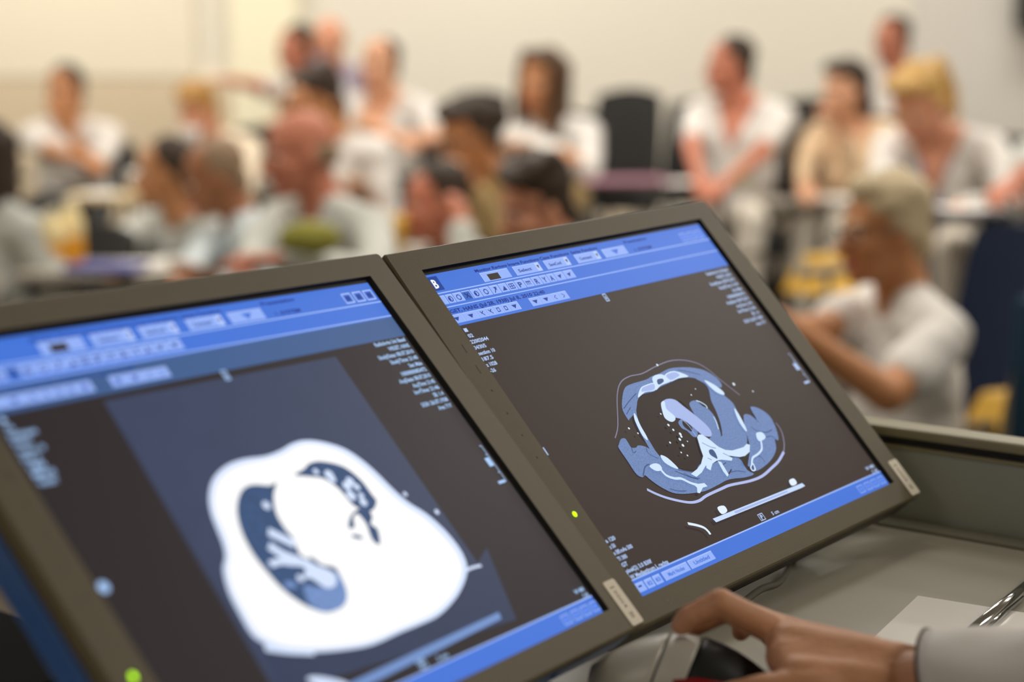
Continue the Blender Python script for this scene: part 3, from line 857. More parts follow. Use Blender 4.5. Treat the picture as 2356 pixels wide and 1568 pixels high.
def mouse_shell(name, s0, s1, m, lean0, lean1, grow=0.0):
    """slice s0..s1 of the mouse body (0 nose, 1 tail); its cut edges lean back over the top"""
    def hgt(s):
        return 0.012 + 0.040 * max(0.0, math.sin(math.pi * min(1, max(0, s * 0.86 + 0.06)))) ** 0.9
    def wid(s):
        return 0.033 * (1 - abs(2 * s - 1.0) ** 3.2 * 0.55)
    bm = bmesh.new()
    n, k = 12, 14
    grid = []
    for i in range(n + 1):
        row = []
        for j in range(k + 1):
            a = math.pi * j / k
            up = math.sin(a)
            s = s0 + (s1 - s0) * i / n + (lean0 * (1 - i / n) + lean1 * i / n) * up
            s = min(max(s, 0.0), 1.0)
            y = -math.cos(a) * (wid(s) + grow)
            z = 0.005 + (hgt(s) - 0.005 + grow) * up ** 0.8
            row.append(bm.verts.new((s * ML, y, z)))
        grid.append(row)
    for a, b in zip(grid, grid[1:]):
        for j in range(k):
            bm.faces.new((a[j], a[j + 1], b[j + 1], b[j]))
    for r in (grid[0], grid[-1]):
        if len({tuple(round(c, 5) for c in v.co) for v in r}) > 3:
            bm.faces.new(r)
    bot = [r[0] for r in grid] + [r[-1] for r in reversed(grid)]
    bm.faces.new(bot)
    bmesh.ops.recalc_face_normals(bm, faces=bm.faces[:])
    return obj(name, bm, m, mouse, smooth=True)


ms = mouse_shell('front_shell', 0.02, 0.34, silver_m, 0.0, 0.10)
mouse_shell('middle_shell', 0.352, 0.52, silver_m, 0.10, 0.10)
mouse_shell('rear_shell', 0.53, 0.985, mblack_m, 0.10, 0.0)
mouse_shell('core', 0.05, 0.95, mblack_m, 0.0, 0.0, -0.0015)
bm = bmesh.new()
addbox(bm, (0.004, -0.031, 0.0), (ML - 0.004, 0.031, 0.007), 0.003)
obj('base', bm, mblack_m, mouse)
bm = bmesh.new()
tube(bm, [(ML * .50, -0.0300, 0.026), (ML * .62, -0.0300, 0.0285), (ML * .80, -0.0285, 0.026)], 0.0022, 8)
obj('side_light', bm, red_m, mouse, smooth=True)
bm = bmesh.new()
for j, w in enumerate((.010, .006)):
    addbox(bm, (ML * .20 + .006 * j, -0.020 - .001 * j, 0.0385), (ML * .20 + .003 + .006 * j, -0.020 + w, 0.0392))
bm.free()
bm = bmesh.new()
tube(bm, [(0.004, 0, 0.006), (-0.03, 0.004, 0.004), (-0.08, 0.03, 0.004), (-0.12, 0.09, 0.004)], 0.0022, 8)
obj('cable', bm, mblack_m, mouse, smooth=True)

# sheet of paper beneath the sleeve
q = [on_desk(*p) for p in ((2112, 1372), (2460, 1428), (2330, 1640), (1985, 1492))]
bm = bmesh.new()
lo = [bm.verts.new(p + V3((0, 0, 0.0006))) for p in q]
hi = [bm.verts.new(p + V3((0, 0, 0.0011))) for p in q]
bm.faces.new(hi)
for k in range(4):
    bm.faces.new((lo[k], lo[(k + 1) % 4], hi[(k + 1) % 4], hi[k]))
bm.faces.new(lo[::-1])
bmesh.ops.recalc_face_normals(bm, faces=bm.faces[:])
tag(obj('paper_sheet', bm, mat('glossy_white_paper', (238, 234, 226), 0.3, 0.5, coat=0.3)), 'blank glossy white sheet of paper lying on the desk behind the wrist', 'paper')

chrome_m = mat('polished_chrome', (205, 206, 208), 0.12, 0.5, metal=1.0)
e = empty('chrome_rod', on_desk(2290, 1410), 'pair of converging polished chrome rods lying on the desk beside the paper', 'rod')
a, b = on_desk(2215, 1470, .006), on_desk(2420, 1300, .006)
obj('thick_rod', tube(bmesh.new(), [a - e.location, b - e.location], 0.0052, 16), chrome_m, e, smooth=True)
a, b = on_desk(2236, 1470, .0035), on_desk(2352, 1374, .0035)
obj('thin_rod', tube(bmesh.new(), [a - e.location, (a + b) / 2 - e.location, b - e.location], [0.003, 0.003, 0.0022], 12), chrome_m, e, smooth=True)

# thin grey cable hanging behind the lower edge of the right monitor
bm = bmesh.new()
tube(bm, smooth_pts([tuple(on_desk(1690, 1402, .004)), tuple(on_desk(1748, 1356, .004)), tuple(on_desk(1790, 1340, .004)), tuple(on_desk(1812, 1308, .004)), tuple(on_desk(1826, 1262, .004))], False, 5), 0.0032, 8)
tag(obj('monitor_cable', bm, mat('grey_cable', (112, 110, 98), 0.5), smooth=True), 'thin grey cable looping out from under the right monitor', 'cable')

# black cabinet standing behind the left monitor
e = empty('equipment_cabinet', (-0.62, 1.70, 0), 'black equipment cabinet standing behind the left end of the desk', 'cabinet')
e.rotation_euler = (0, 0, math.atan2(DU.y, DU.x))
box('cabinet_body', (-0.25, -0.12, 0.0), (0.26, 0.30, 0.98), mat('matt_black_cabinet', (9, 9, 10), 0.9, 0.05), e, 0.01)
box('cabinet_door', (-0.22, -0.135, 0.06), (0.23, -0.119, 0.94), blackp, e, 0.004)
bm = bmesh.new()
tube(bm, [(0.15, -0.15, 0.5), (0.15, -0.15, 0.62)], 0.006, 10)
obj('door_handle', bm, mat('dark_metal', (60, 60, 62), 0.4, metal=0.8), e)

# ---------------------------------------------------------------- the presenter's hand
skin_hand = mat('skin_hand', (206, 150, 114), 0.5, 0.35, var=0.14, scale=35, bump=0.25, bscale=260, sss=0.06)
coat_white = mat('white_coat_cloth', (224, 220, 215), 0.85, 0.15, bump=0.25, bscale=700)
Hj = lambda x, y, z: at(x, y, z)
wr = Hj(2088, 1560, 1.345)
fa = Hj(2420, 1580, 1.275)
el = fa + (fa - wr).normalized() * 0.12
I = [Hj(1800, 1458, 1.385), Hj(1657, 1388, 1.375), Hj(1588, 1418, 1.378), Hj(1566, 1438, 1.38)]
Mi_ = [Hj(1805, 1452, 1.405), Hj(1672, 1398, 1.405), Hj(1604, 1432, 1.405), Hj(1580, 1448, 1.405)]
Rg = [Hj(1815, 1455, 1.425), Hj(1735, 1424, 1.432), Hj(1708, 1440, 1.432), Hj(1704, 1452, 1.43)]
Pk = [Hj(1840, 1465, 1.44), Hj(1790, 1447, 1.448), Hj(1772, 1458, 1.448), Hj(1768, 1468, 1.446)]
Th = [Hj(2000, 1580, 1.335), Hj(1868, 1582, 1.325), Hj(1760, 1586, 1.328), Hj(1680, 1596, 1.335)]
hb = wr
bm = bmesh.new()
L_ = lambda p: p - hb
for ch, rr in ((I, (.0118, .0108, .0092, .0078)), (Mi_, (.012, .0105, .0092, .0078)), (Rg, (.0115, .0098, .0086, .0074)), (Pk, (.0105, .0086, .0076, .0066))):
    for k in range(3):
        capsule(bm, L_(ch[k]), L_(ch[k + 1]), rr[k], rr[k + 1], 18)
    capsule(bm, L_(ch[0]), L_(wr + (ch[0] - wr) * 0.12), .0125, .020, 18)          # metacarpal
    capsule(bm, L_(ch[0] + V3((0, 0, -.006))), L_(wr + (ch[0] - wr) * 0.2 + V3((0, 0, -.004))), .012, .019, 18)
    ell(bm, L_(ch[1]), (rr[1] * 1.06,) * 3)
for k in range(3):
    capsule(bm, L_(Th[k]), L_(Th[k + 1]), (.020, .0155, .012)[k], (.0155, .012, .0092)[k], 18)
capsule(bm, L_(Th[0]), L_(wr), .021, .0235, 18)
# ball of the thumb and the fold between thumb and forefinger
for p0, p1, r0, r1 in (((1812, 1482, 1.372), (2060, 1545, 1.345), .0165, .022), ((1806, 1510, 1.358), (2050, 1560, 1.340), .0145, .021),
                       ((1818, 1538, 1.345), (2040, 1570, 1.336), .0135, .020), ((1840, 1555, 1.334), (2020, 1585, 1.33), .015, .020),
                       ((1810, 1495, 1.366), (2056, 1552, 1.343), .0155, .022), ((1812, 1523, 1.352), (2046, 1566, 1.338), .014, .021),
                       ((1830, 1480, 1.392), (2070, 1545, 1.36), .0165, .021)):
    capsule(bm, L_(Hj(*p0)), L_(Hj(*p1)), r0, r1, 18)
side = (wr - fa).normalized().cross(V3((0, 0, 1)))
for s in (-1, 1):
    capsule(bm, L_(wr + side * .009 * s), L_(fa + side * .012 * s), .0215, .030, 22)
    capsule(bm, L_(fa + side * .012 * s), L_(el + side * .014 * s), .030, .036, 22)
# tendons on the back of the hand
for ch in (I, Mi_):
    capsule(bm, L_(ch[0] + V3((0, 0, .0095))), L_(wr + (ch[0] - wr) * .25 + V3((0, 0, .0215))), .0028, .0022, 10)
capsule(bm, L_(wr + (I[0] - wr) * .6 + V3((0, 0, .014)) - side * 0), L_(wr + (fa - wr) * .1 + V3((0, 0, .0225))), .003, .0025, 10)
hand = link('body', fuse(bm, 0.0016, 16), skin_hand)
me_ = hand.data
roughen(me_, .0006, 70)
roughen(me_, .00022, 240, 5)
pe = empty('person', tuple(hb), "presenter's right hand reaching from a white coat sleeve to the mouse", 'person')
hand.parent = pe
# white coat sleeve with a cuff
ax = (fa - wr).normalized()
s0 = wr + ax * 0.019
bm = bmesh.new()
NS, NK = 30, 40
x_ = ax.cross(V3((0, 0, 1))).normalized()
z_ = x_.cross(ax).normalized()
g = []
for i in range(NS + 1):
    t = i / NS
    c = L_(s0 + ax * (0.36 * t)) + V3((0, 0, .0015))
    row = []
    for k in range(NK):
        a = 2 * math.pi * k / NK
        r = (0.0345 + 0.014 * t) * (1 + .045 * math.sin(3 * a + 9 * t) + .05 * min(1, t * 6) * math.sin(2 * a - 26 * t) + .05 * min(1, t * 6) * noise.noise(V3((t * 14, a * 2, 3))))
        sh = 0.012 * math.cos(a + .3) * (1 - t)
        row.append(bm.verts.new(c + x_ * math.cos(a) * r * 1.12 + z_ * math.sin(a) * r + ax * (sh if i == 0 else sh)))
    g.append(row)
for a, b in zip(g, g[1:]):
    for k in range(NK):
        bm.faces.new((a[k], a[(k + 1) % NK], b[(k + 1) % NK], b[k]))
bmesh.ops.recalc_face_normals(bm, faces=bm.faces[:])
sl = obj('coat_sleeve', bm, coat_white, pe, smooth=True)
so = sl.modifiers.new('thick', 'SOLIDIFY')
so.thickness = 0.002
so.offset = -1
bm = bmesh.new()
ring0 = []
for k in range(NK + 1):
    a = 2 * math.pi * (k % NK) / NK
    ring0.append(L_(s0) + V3((0, 0, .0015)) + x_ * math.cos(a) * .0345 * 1.12 * (1 + .045 * math.sin(3 * a)) + z_ * math.sin(a) * .0345 * (1 + .045 * math.sin(3 * a)) + ax * (0.012 * math.cos(a + .3)))
tube(bm, ring0, 0.0013, 6)
obj('cuff_edge_shade', bm, mat('cuff_shade', (92, 78, 70), 0.9), sl, smooth=True)  # dark ring paints in the shade at the cuff opening


# ---------------------------------------------------------------- people of the audience
SK = {'tan': mat('skin_tan', (188, 130, 88), 0.55, 0.3, var=.08, scale=14), 'pink': mat('skin_pink', (208, 146, 116), 0.55, 0.3, var=.08, scale=14),
      'red': mat('skin_ruddy', (190, 120, 94), 0.55, 0.3, var=.08, scale=14), 'brown': mat('skin_brown', (152, 102, 70), 0.55, 0.3, var=.08, scale=14),
      'pale': mat('skin_pale', (214, 160, 126), 0.55, 0.3, var=.08, scale=14)}
HR = {'black': mat('hair_black', (30, 26, 22), 0.6, 0.3), 'dark': mat('hair_dark_brown', (52, 38, 26), 0.6, 0.3), 'brown': mat('hair_brown', (78, 54, 34), 0.55, 0.3),
      'ginger': mat('hair_ginger_blond', (168, 124, 62), 0.6, 0.3), 'blond': mat('hair_blond', (190, 150, 84), 0.5, 0.35), 'grey': mat('hair_grey', (188, 170, 138), 0.65, 0.3),
      'greyb': mat('hair_grey_brown', (140, 116, 92), 0.65, 0.3)}
CL = {'white': mat('cloth_white', (218, 213, 207), 0.9, 0.1, bump=.2, bscale=60), 'greywhite': mat('cloth_grey_white', (192, 193, 186), 0.9, 0.1, bump=.2, bscale=60),
      'bluegrey': mat('cloth_blue_grey', (190, 198, 200), 0.9, 0.1, bump=.2, bscale=60), 'cream': mat('cloth_cream', (230, 214, 190), 0.9, 0.1, bump=.2, bscale=60),
      'tan': mat('cloth_tan_knit', (214, 186, 152), 0.9, 0.1, bump=.3, bscale=60), 'olive': mat('cloth_olive_tan', (176, 150, 106), 0.9, 0.1, bump=.2, bscale=60),
      'lavender': mat('cloth_lavender', (166, 156, 172), 0.9, 0.1), 'navy': mat('cloth_navy', (24, 32, 52), 0.9, 0.1), 'dark': mat('cloth_charcoal', (44, 42, 42), 0.9, 0.1),
      'trwhite': mat('trousers_white', (222, 214, 200), 0.9, 0.1), 'shoe': mat('shoe_leather', (46, 38, 32), 0.5, 0.3), 'shoew': mat('shoe_white', (215, 210, 200), 0.5, 0.3)}
EYE = mat('eye_white', (235, 230, 225), 0.3)
IRIS = mat('iris_dark', (46, 34, 26), 0.3)
LIPS = mat('lips', (184, 102, 92), 0.5)


def ik(S_, T, hint, l1, l2):
    d = T - S_
    L = min(d.length, (l1 + l2) * .995)
    L = max(L, abs(l1 - l2) + .02)
    u = d.normalized()
    a = (l1 * l1 - l2 * l2 + L * L) / (2 * L)
    h = math.sqrt(max(l1 * l1 - a * a, 0))
    p = hint - S_
    p = p - u * p.dot(u)
    p = p.normalized() if p.length > 1e-5 else u.orthogonal()
    return S_ + u * a + p * h, S_ + u * L


def hand_mesh(w, d, palm, sc, curl, side_sign, b):
    """palm and five unequal bent fingers growing out of the wrist"""
    d = d.normalized()
    palm = (palm - d * palm.dot(d)).normalized()
    sd = d.cross(palm).normalized() * side_sign       # towards the thumb
    bm = bmesh.new()
    capsule(bm, w - d * .03, w + d * .015, .026 * sc, .025 * sc)
    lens = (.072, .080, .074, .058)
    for k in range(4):
        off = (.027 - .018 * k) * sc
        base = w + d * (.088 - .004 * abs(k - 1)) * sc + sd * off
        capsule(bm, w + d * .012 + sd * off * .55, base, .019 * sc, .0115 * sc, 10)
        p, dr = base, d.copy()
        for j, fr in enumerate((.45, .31, .24)):
            ang = curl * (.55, .8, .6)[j] * (1 + .12 * k)
            dr = (dr * math.cos(ang) + palm * math.sin(ang)).normalized()
            palm2 = palm - dr * palm.dot(dr)
            palm = palm2.normalized() if palm2.length > 1e-4 else palm
            n_ = p + dr * lens[k] * fr * sc
            capsule(bm, p, n_, (.0098, .0088, .0078)[j] * sc, (.0088, .0078, .0064)[j] * sc, 10)
            p = n_
        palm = (sd.cross(d) * side_sign)
        palm = palm.normalized()
    palm0 = (sd.cross(d) * side_sign).normalized()
    t0 = w + d * .022 * sc + sd * .022 * sc
    t1 = t0 + (d * .6 + sd * .75 + palm0 * .3).normalized() * .042 * sc
    t2 = t1 + (d * .85 + sd * .35 + palm0 * .35).normalized() * .032 * sc
    t3 = t2 + (d * .95 + palm0 * .3).normalized() * .026 * sc
    for p, q_, r1, r2 in ((t0, t1, .017, .0125), (t1, t2, .0118, .010), (t2, t3, .0098, .0075)):
        capsule(bm, p, q_, r1 * sc, r2 * sc, 10)
    return fuse(bm, .0042, 3)


def person(label, head, zs=1.0,  yaw=0, pitch=0, roll=0, byaw=None, floor=0.0, skin='tan', hair=('short', 'dark'), top=('short', 'white'), bottom='trwhite',
           arms=(None, None), lean=.10, sc=1.0, sleeve=.66, back_h=None, vneck=False, female=False, glasses=False, vox=.010, seated=True, collar=False, shoes='shoe', sleeve_open=None, legs=None, desc=None, chair='black', chair_label=None, lap=.30):
    """head: (px, py, z) of eye level.  yaw turns the face towards picture-left."""
    byaw = yaw if byaw is None else byaw
    k3 = lambda p: (p[0], p[1], p[2] * zs)
    head = k3(head)
    arms = [a if a is None else (k3(a[0]), k3(a[1])) + tuple(a[2:]) for a in arms]
    legs = [k3(p) for p in legs] if legs else None
    c = at(*head)
    yr, br = math.radians(yaw), math.radians(byaw)
    bf = V3((-math.sin(br), -math.cos(br), 0))          # body facing
    brt = V3((-math.cos(br), math.sin(br), 0))          # person's own right
    up = V3((0, 0, 1))
    hf = V3((-math.sin(yr), -math.cos(yr), 0))
    hr = V3((-math.cos(yr), math.sin(yr), 0))
    pr = math.radians(pitch)
    hfw = hf * math.cos(pr) - up * math.sin(pr)
    hup = up * math.cos(pr) + hf * math.sin(pr)
    rr = math.radians(roll)
    hr2 = hr * math.cos(rr) + hup * math.sin(rr)
    hup = hup * math.cos(rr) - hr * math.sin(rr)
    hr = hr2
    HB = (hr, hfw, hup)
    h = lambda x, y, z: c + hr * x * sc + hfw * y * sc + hup * z * sc      # head frame: right, forward, up
    nb = h(0, -.050, -.150) - up * .018                                      # base of the neck
    if seated:
        pel = nb - bf * lean
        pel.z = floor + .54
    else:
        pel = nb - bf * .02
        pel.z = floor + .95
    base = V3((pel.x, pel.y, floor))
    Lc = lambda p: p - base
    tor = (nb - pel)
    tu = tor.normalized()
    TB = (brt, tu.cross(brt) * -1, tu)
    tf = (bf - tu * bf.dot(tu)).normalized()
    TB = (brt, tf, tu)
    sw = (.165 if female else .185) * sc
    SH = [nb - tu * .050 + brt * sw, nb - tu * .050 - brt * sw]
    T = tor.length
    t_ = lambda x, y, z: nb + brt * x + tf * y - tu * z
    root = empty('person', tuple(base), label, 'person', 'seated audience')
    body, cloth, trou = bmesh.new(), bmesh.new(), bmesh.new()
    # head
    E = lambda bm, x, y, z, rx, ry, rz: ell(bm, Lc(h(x, y, z)), (rx * sc, ry * sc, rz * sc), HB)
    E(body, 0, -.012, .036, .076, .097, .084)
    E(body, 0, .028, -.030, .064, .066, .078)
    E(body, 0, .042, -.078, .046 if female else .052, .046, .040)
    E(body, 0, .075, -.103, .022, .018, .016)
    capsule(body, Lc(h(0, .090, .004)), Lc(h(0, .112, -.036)), .010 * sc, .0155 * sc, 10)
    for s in (-1, 1):
        E(body, s * .076, -.004, -.012, .010, .020, .033)
        E(body, s * .034, .070, -.026, .024, .018, .020)
    capsule(body, Lc(h(-.036, .078, .022)), Lc(h(.036, .078, .022)), .011 * sc, .011 * sc, 10)
    E(body, 0, .088, -.068, .026, .014, .012)
    nr = .050 if female else .058
    capsule(body, Lc(h(0, -.025, -.05)), Lc(nb - tu * .02), nr * sc, (nr + .006) * sc)
    # torso
    wch = (.142 if female else .165) * sc
    for bm, g in ((body, 0), (cloth, .014)):
        for s_ in (-1, 1):
            capsule(bm, Lc(nb + tu * (.012 - g * .5) + brt * s_ * .035), Lc(nb - tu * .04 + brt * s_ * sw * .85), .046 + g * .3, .050 + g)
        capsule(bm, Lc(nb - tu * .05 + brt * sw * .35), Lc(SH[0]), (.068 * sc if bm is cloth else .062 * sc) + g * .4, .056 * sc + g)
        capsule(bm, Lc(nb - tu * .05 - brt * sw * .35), Lc(SH[1]), (.068 * sc if bm is cloth else .062 * sc) + g * .4, .056 * sc + g)
        ell(bm, Lc(t_(0, .005, .18)), (wch + g, .105 * sc + g, .165 + g), TB)
        ell(bm, Lc(t_(0, .01, T * .62)), (wch * .92 + g * 1.6, .110 * sc + g, T * .36), TB)
        ell(bm, Lc(pel + tu * .03), (wch * 1.02 + g * 1.6, .120 * sc + g, .13), TB)
        if female:
            for s in (-1, 1):
                ell(bm, Lc(t_(s * .065, .085, .21)), (.060 + g * .5, .05 + g * .5, .058 + g * .5), TB)
    # legs
    feet = []
    for i, s in enumerate((1, -1)):
        hip = pel + brt * .085 * s - V3((0, 0, .02))
        if seated:
            k_ = hip + bf * .42 + brt * .05 * s
            k_.z = floor + .51
            if legs and legs[i]:
                k_ = at(*legs[i])
                dd = (k_ - hip)
                k_ = hip + dd.normalized() * .44
            an = k_ + bf * .04
            an.z = floor + .09
        else:
            k_ = hip + bf * .02
            k_.z = floor + .50
            an = k_ - bf * .02
            an.z = floor + .09
        for bm, g in ((body, 0), (trou, .013)):
            capsule(bm, Lc(hip), Lc(k_), .082 * sc + g, .058 * sc + g)
            capsule(bm, Lc(k_), Lc(an + (V3((0, 0, .05)) if g else V3())), .056 * sc + g, .038 * sc + g)
        toe = an + bf * .13 - V3((0, 0, .045))
        capsule(body, Lc(an - V3((0, 0, .03)) - bf * .03), Lc(toe), .036, .030)
        feet.append((an, toe))
    ell(trou, Lc(pel), (wch * 1.02 + .012, .135, .12), TB)
    # arms
    hands = []
    for i, s in enumerate((1, -1)):
        S_ = SH[i] + brt * s * .012
        a = arms[i]
        if a is None:
            Tg = pel + bf * lap + brt * s * .10 + up * .13
            hint = S_ - up * .4 - bf * .25 + brt * s * .35
            curl, pal = .5, -up
        else:
            Tg = at(*a[0])
            hint = at(*a[1])
            curl = a[2] if len(a) > 2 else .45
            pal = None
        el_, w_ = ik(S_, Tg, hint, .295 * sc, .262 * sc)
        capsule(body, Lc(S_), Lc(el_), .048 * sc, .038 * sc)
        capsule(body, Lc(el_), Lc(w_), .039 * sc, .0255 * sc)
        if top[0] == 'short':
            e2 = S_ + (el_ - S_) * sleeve
            capsule(cloth, Lc(S_), Lc(e2), .060 * sc, .058 * sc)
        elif top[0] == 'long':
            capsule(cloth, Lc(S_), Lc(el_), .060 * sc, .053 * sc)
            capsule(cloth, Lc(el_), Lc(w_ - (w_ - el_).normalized() * .02), .053 * sc, .040 * sc)
        fd = (w_ - el_).normalized()
        if pal is None:
            pal = (c + hfw * .1) - w_ if (w_ - c).length < .30 else -up + bf * .1
        hands.append(hand_mesh(Lc(w_), fd, pal, sc * (.9 if female else 1), curl, s, base))
    bme = joined(fuse(body, vox, 3), *hands)
    bo = link('body', bme, [SK[skin], LIPS], root)
    # colour the lips on the skin
    inv = Matrix((hr, hfw, hup))
    for p in bme.polygons:
        q_ = inv @ (V3(p.center) - Lc(c))
        if abs(q_.x) < .027 * sc and q_.y > .06 * sc and -.080 * sc < q_.z < -.058 * sc:
            p.material_index = 1
    cme = fuse(cloth, vox, 5)
    roughen(cme, .010, 9, yaw)
    roughen(cme, .004, 26, yaw + 3)
    if vneck:
        inv2 = Matrix((brt, tf, tu))
        bm = bmesh.new()
        bm.from_mesh(cme)
        kill = []
        for f in bm.faces:
            q_ = inv2 @ (f.calc_center_median() - Lc(nb))
            dpt = -q_.z
            if q_.y > -.02 and dpt < .19 and abs(q_.x) < .085 * (1 - dpt / .20):
                kill.append(f)
        bmesh.ops.delete(bm, geom=kill, context='FACES')
        for _ in range(12):                                  # even out the cut edge
            new = {}
            for v in bm.verts:
                nb_ = [e.other_vert(v).co for e in v.link_edges if e.is_boundary]
                if len(nb_) == 2:
                    new[v] = v.co * .4 + (nb_[0] + nb_[1]) * .3
            for v, c_ in new.items():
                v.co = c_
        bm.to_mesh(cme)
        bm.free()
    link('coat' if top[0] == 'long' else 'shirt', cme, CL[top[1]], root)
    tme = fuse(trou, vox * 1.2, 4)
    roughen(tme, .006, 10, yaw)
    link('trousers', tme, CL[bottom], root)
    for an, toe in feet:
        bm = bmesh.new()
        capsule(bm, Lc(an - V3((0, 0, .035)) - bf * .04), Lc(toe + bf * .02), .044, .038)
        capsule(bm, Lc(an - V3((0, 0, .035)) - bf * .02), Lc(an + V3((0, 0, .0))), .044, .044)
        for v in bm.verts:
            v.co.z = max(v.co.z, .003)
        link('shoe', fuse(bm, .012, 2), CL[shoes], root)
    # eyes and brows
    for s in (-1, 1):
        bm = bmesh.new()
        ell(bm, Lc(h(s * .032, .0805, 0)), (.0120 * sc, .007 * sc, .0058 * sc), HB, 12, 8)
        ey = obj('eye', bm, EYE, root, smooth=True)
        bm = bmesh.new()
        ell(bm, Lc(h(s * .032, .0855, 0)), (.0055 * sc, .0035 * sc, .0052 * sc), HB, 10, 6)
        obj('iris', bm, IRIS, ey, smooth=True)
        bm = bmesh.new()
        capsule(bm, Lc(h(s * .016, .0905, .023)), Lc(h(s * .050, .076, .024)), .005 * sc, .0035 * sc, 8)
        obj('eyebrow', bm, HR[hair[1]], root, smooth=True)
    # hair
    hm = bmesh.new()
    st = hair[0]
    EH = lambda x, y, z, rx, ry, rz: E(hm, x, y, z, rx, ry, rz)
    if st in ('short', 'full', 'long', 'pony', 'bun', 'bob', 'back'):
        EH(0, -.030, .052, .084, .094, .084)
        EH(0, -.066, -.030, .066, .044, .066)
        for s in (-1, 1):
            EH(s * .066, -.020, .020, .016, .040, .044)
    if st == 'receding':
        EH(0, -.042, .046, .083, .086, .080)
        EH(0, -.070, -.030, .064, .040, .062)
        for s in (-1, 1):
            EH(s * .068, -.026, .012, .014, .040, .040)
    if st == 'fringe':                                      # bald crown
        for s in (-1, 1):
            EH(s * .064, -.045, -.005, .018, .050, .036)
        EH(0, -.082, -.012, .062, .030, .040)
    if st == 'crop':
        EH(0, -.022, .052, .084, .098, .084)
        EH(0, -.068, -.030, .066, .044, .060)
        EH(0, .035, .098, .060, .046, .030)
        for s in (-1, 1):
            EH(s * .068, -.018, .014, .017, .040, .046)
    if st == 'thin':                                        # close-cropped grey
        EH(0, -.030, .044, .081, .090, .082)
        EH(0, -.068, -.026, .064, .040, .056)
    if st in ('full', 'bob', 'long', 'pony', 'bun', 'back'):
        EH(-.020, .040, .100, .058, .044, .030)
        EH(.030, .030, .104, .050, .044, .028)
    if st == 'full':
        for k in range(14):
            a = k * 2.4
            EH(.055 * math.cos(a), -.03 + .060 * math.sin(a), .098 + .02 * math.sin(k * 1.7), .032, .032, .026)
    if st in ('long', 'bob'):
        n_ = -.23 if st == 'long' else -.12
        for s in (-1, 1):
            for y0, y1 in ((.030, .045), (-.005, .010), (-.040, -.030), (-.070, -.060)):
                capsule(hm, Lc(h(s * .072, y0, .060)), Lc(h(s * .082, y1, n_ * (.9 if y0 > 0 else 1))), .024 * sc, .021 * sc)
        capsule(hm, Lc(h(0, -.09, .05)), Lc(h(0, -.085, n_)), .05 * sc, .05 * sc)
    if st == 'pony':
        capsule(hm, Lc(h(0, -.10, .06)), Lc(h(0, -.150, .05)), .028 * sc, .034 * sc)
        capsule(hm, Lc(h(0, -.150, .05)), Lc(h(.01, -.175, -.07)), .036 * sc, .034 * sc)
        capsule(hm, Lc(h(.01, -.175, -.07)), Lc(h(.015, -.165, -.17)), .034 * sc, .016 * sc)
    if st == 'back':
        capsule(hm, Lc(h(0, -.085, .05)), Lc(h(0, -.10, -.19)), .058 * sc, .046 * sc)
        for s in (-1, 1):
            capsule(hm, Lc(h(s * .062, -.045, .03)), Lc(h(s * .058, -.07, -.17)), .030 * sc, .028 * sc)
    if st == 'bun':
        EH(0, -.125, .015, .055, .052, .055)
        EH(0, -.10, .03, .06, .05, .06)
    if st == 'quiff':
        pass
    hme = fuse(hm, .008, 3)
    roughen(hme, .007, 30, yaw + pitch)
    roughen(hme, .003, 90, yaw)
    link('hair', hme, HR[hair[1]], root)
    if glasses:
        gm = mat('glasses_frame', (40, 34, 44), 0.3)
        go = bmesh.new()
        for s in (-1, 1):
            pts = [Lc(h(s * .034 + .024 * math.cos(t * math.pi / 8), .1045 - abs(math.cos(t * math.pi / 8) * .5 * s + .5) * .006, -.003 + .017 * math.sin(t * math.pi / 8))) for t in range(17)]
            tube(go, pts, .0021 * sc, 6)
            tube(go, [Lc(h(s * .057, .100, .004)), Lc(h(s * .080, .05, .006)), Lc(h(s * .084, -.01, .004))], .002 * sc, 6)
        tube(go, [Lc(h(-.011, .107, .002)), Lc(h(.011, .107, .002))], .0018, 6)
        obj('glasses', go, gm, root, smooth=True)
    root['floor'] = floor
    if chair:
        make_chair(chair, base, bf, floor, chair_label, back_h or {'black': .44, 'yellow': .30}.get(chair, .5))
    return dict(root=root, nb=nb, pel=pel, t=t_, base=base, bf=bf, brt=brt, tf=tf, tu=tu, h=h, Lc=Lc, SH=SH)


CH = {'black': (mat('chair_black_fabric', (56, 55, 54), 0.85, 0.15, bump=.2, bscale=400), mat('chair_dark_frame', (52, 52, 52), 0.45, 0.4)),
      'yellow': (mat('chair_yellow_shell', (206, 160, 46), 0.4, 0.4), mat('chair_steel', (120, 118, 112), 0.35, 0.5, metal=.7)),
      'navy': (mat('chair_navy_fabric', (26, 36, 58), 0.85, 0.15, bump=.2, bscale=400), mat('chair_dark_frame', (52, 52, 52))),
      'grey': (mat('chair_teal_upholstery', (28, 54, 72), 0.85, 0.15), mat('chair_grey_frame', (112, 106, 92), 0.5, 0.4))}


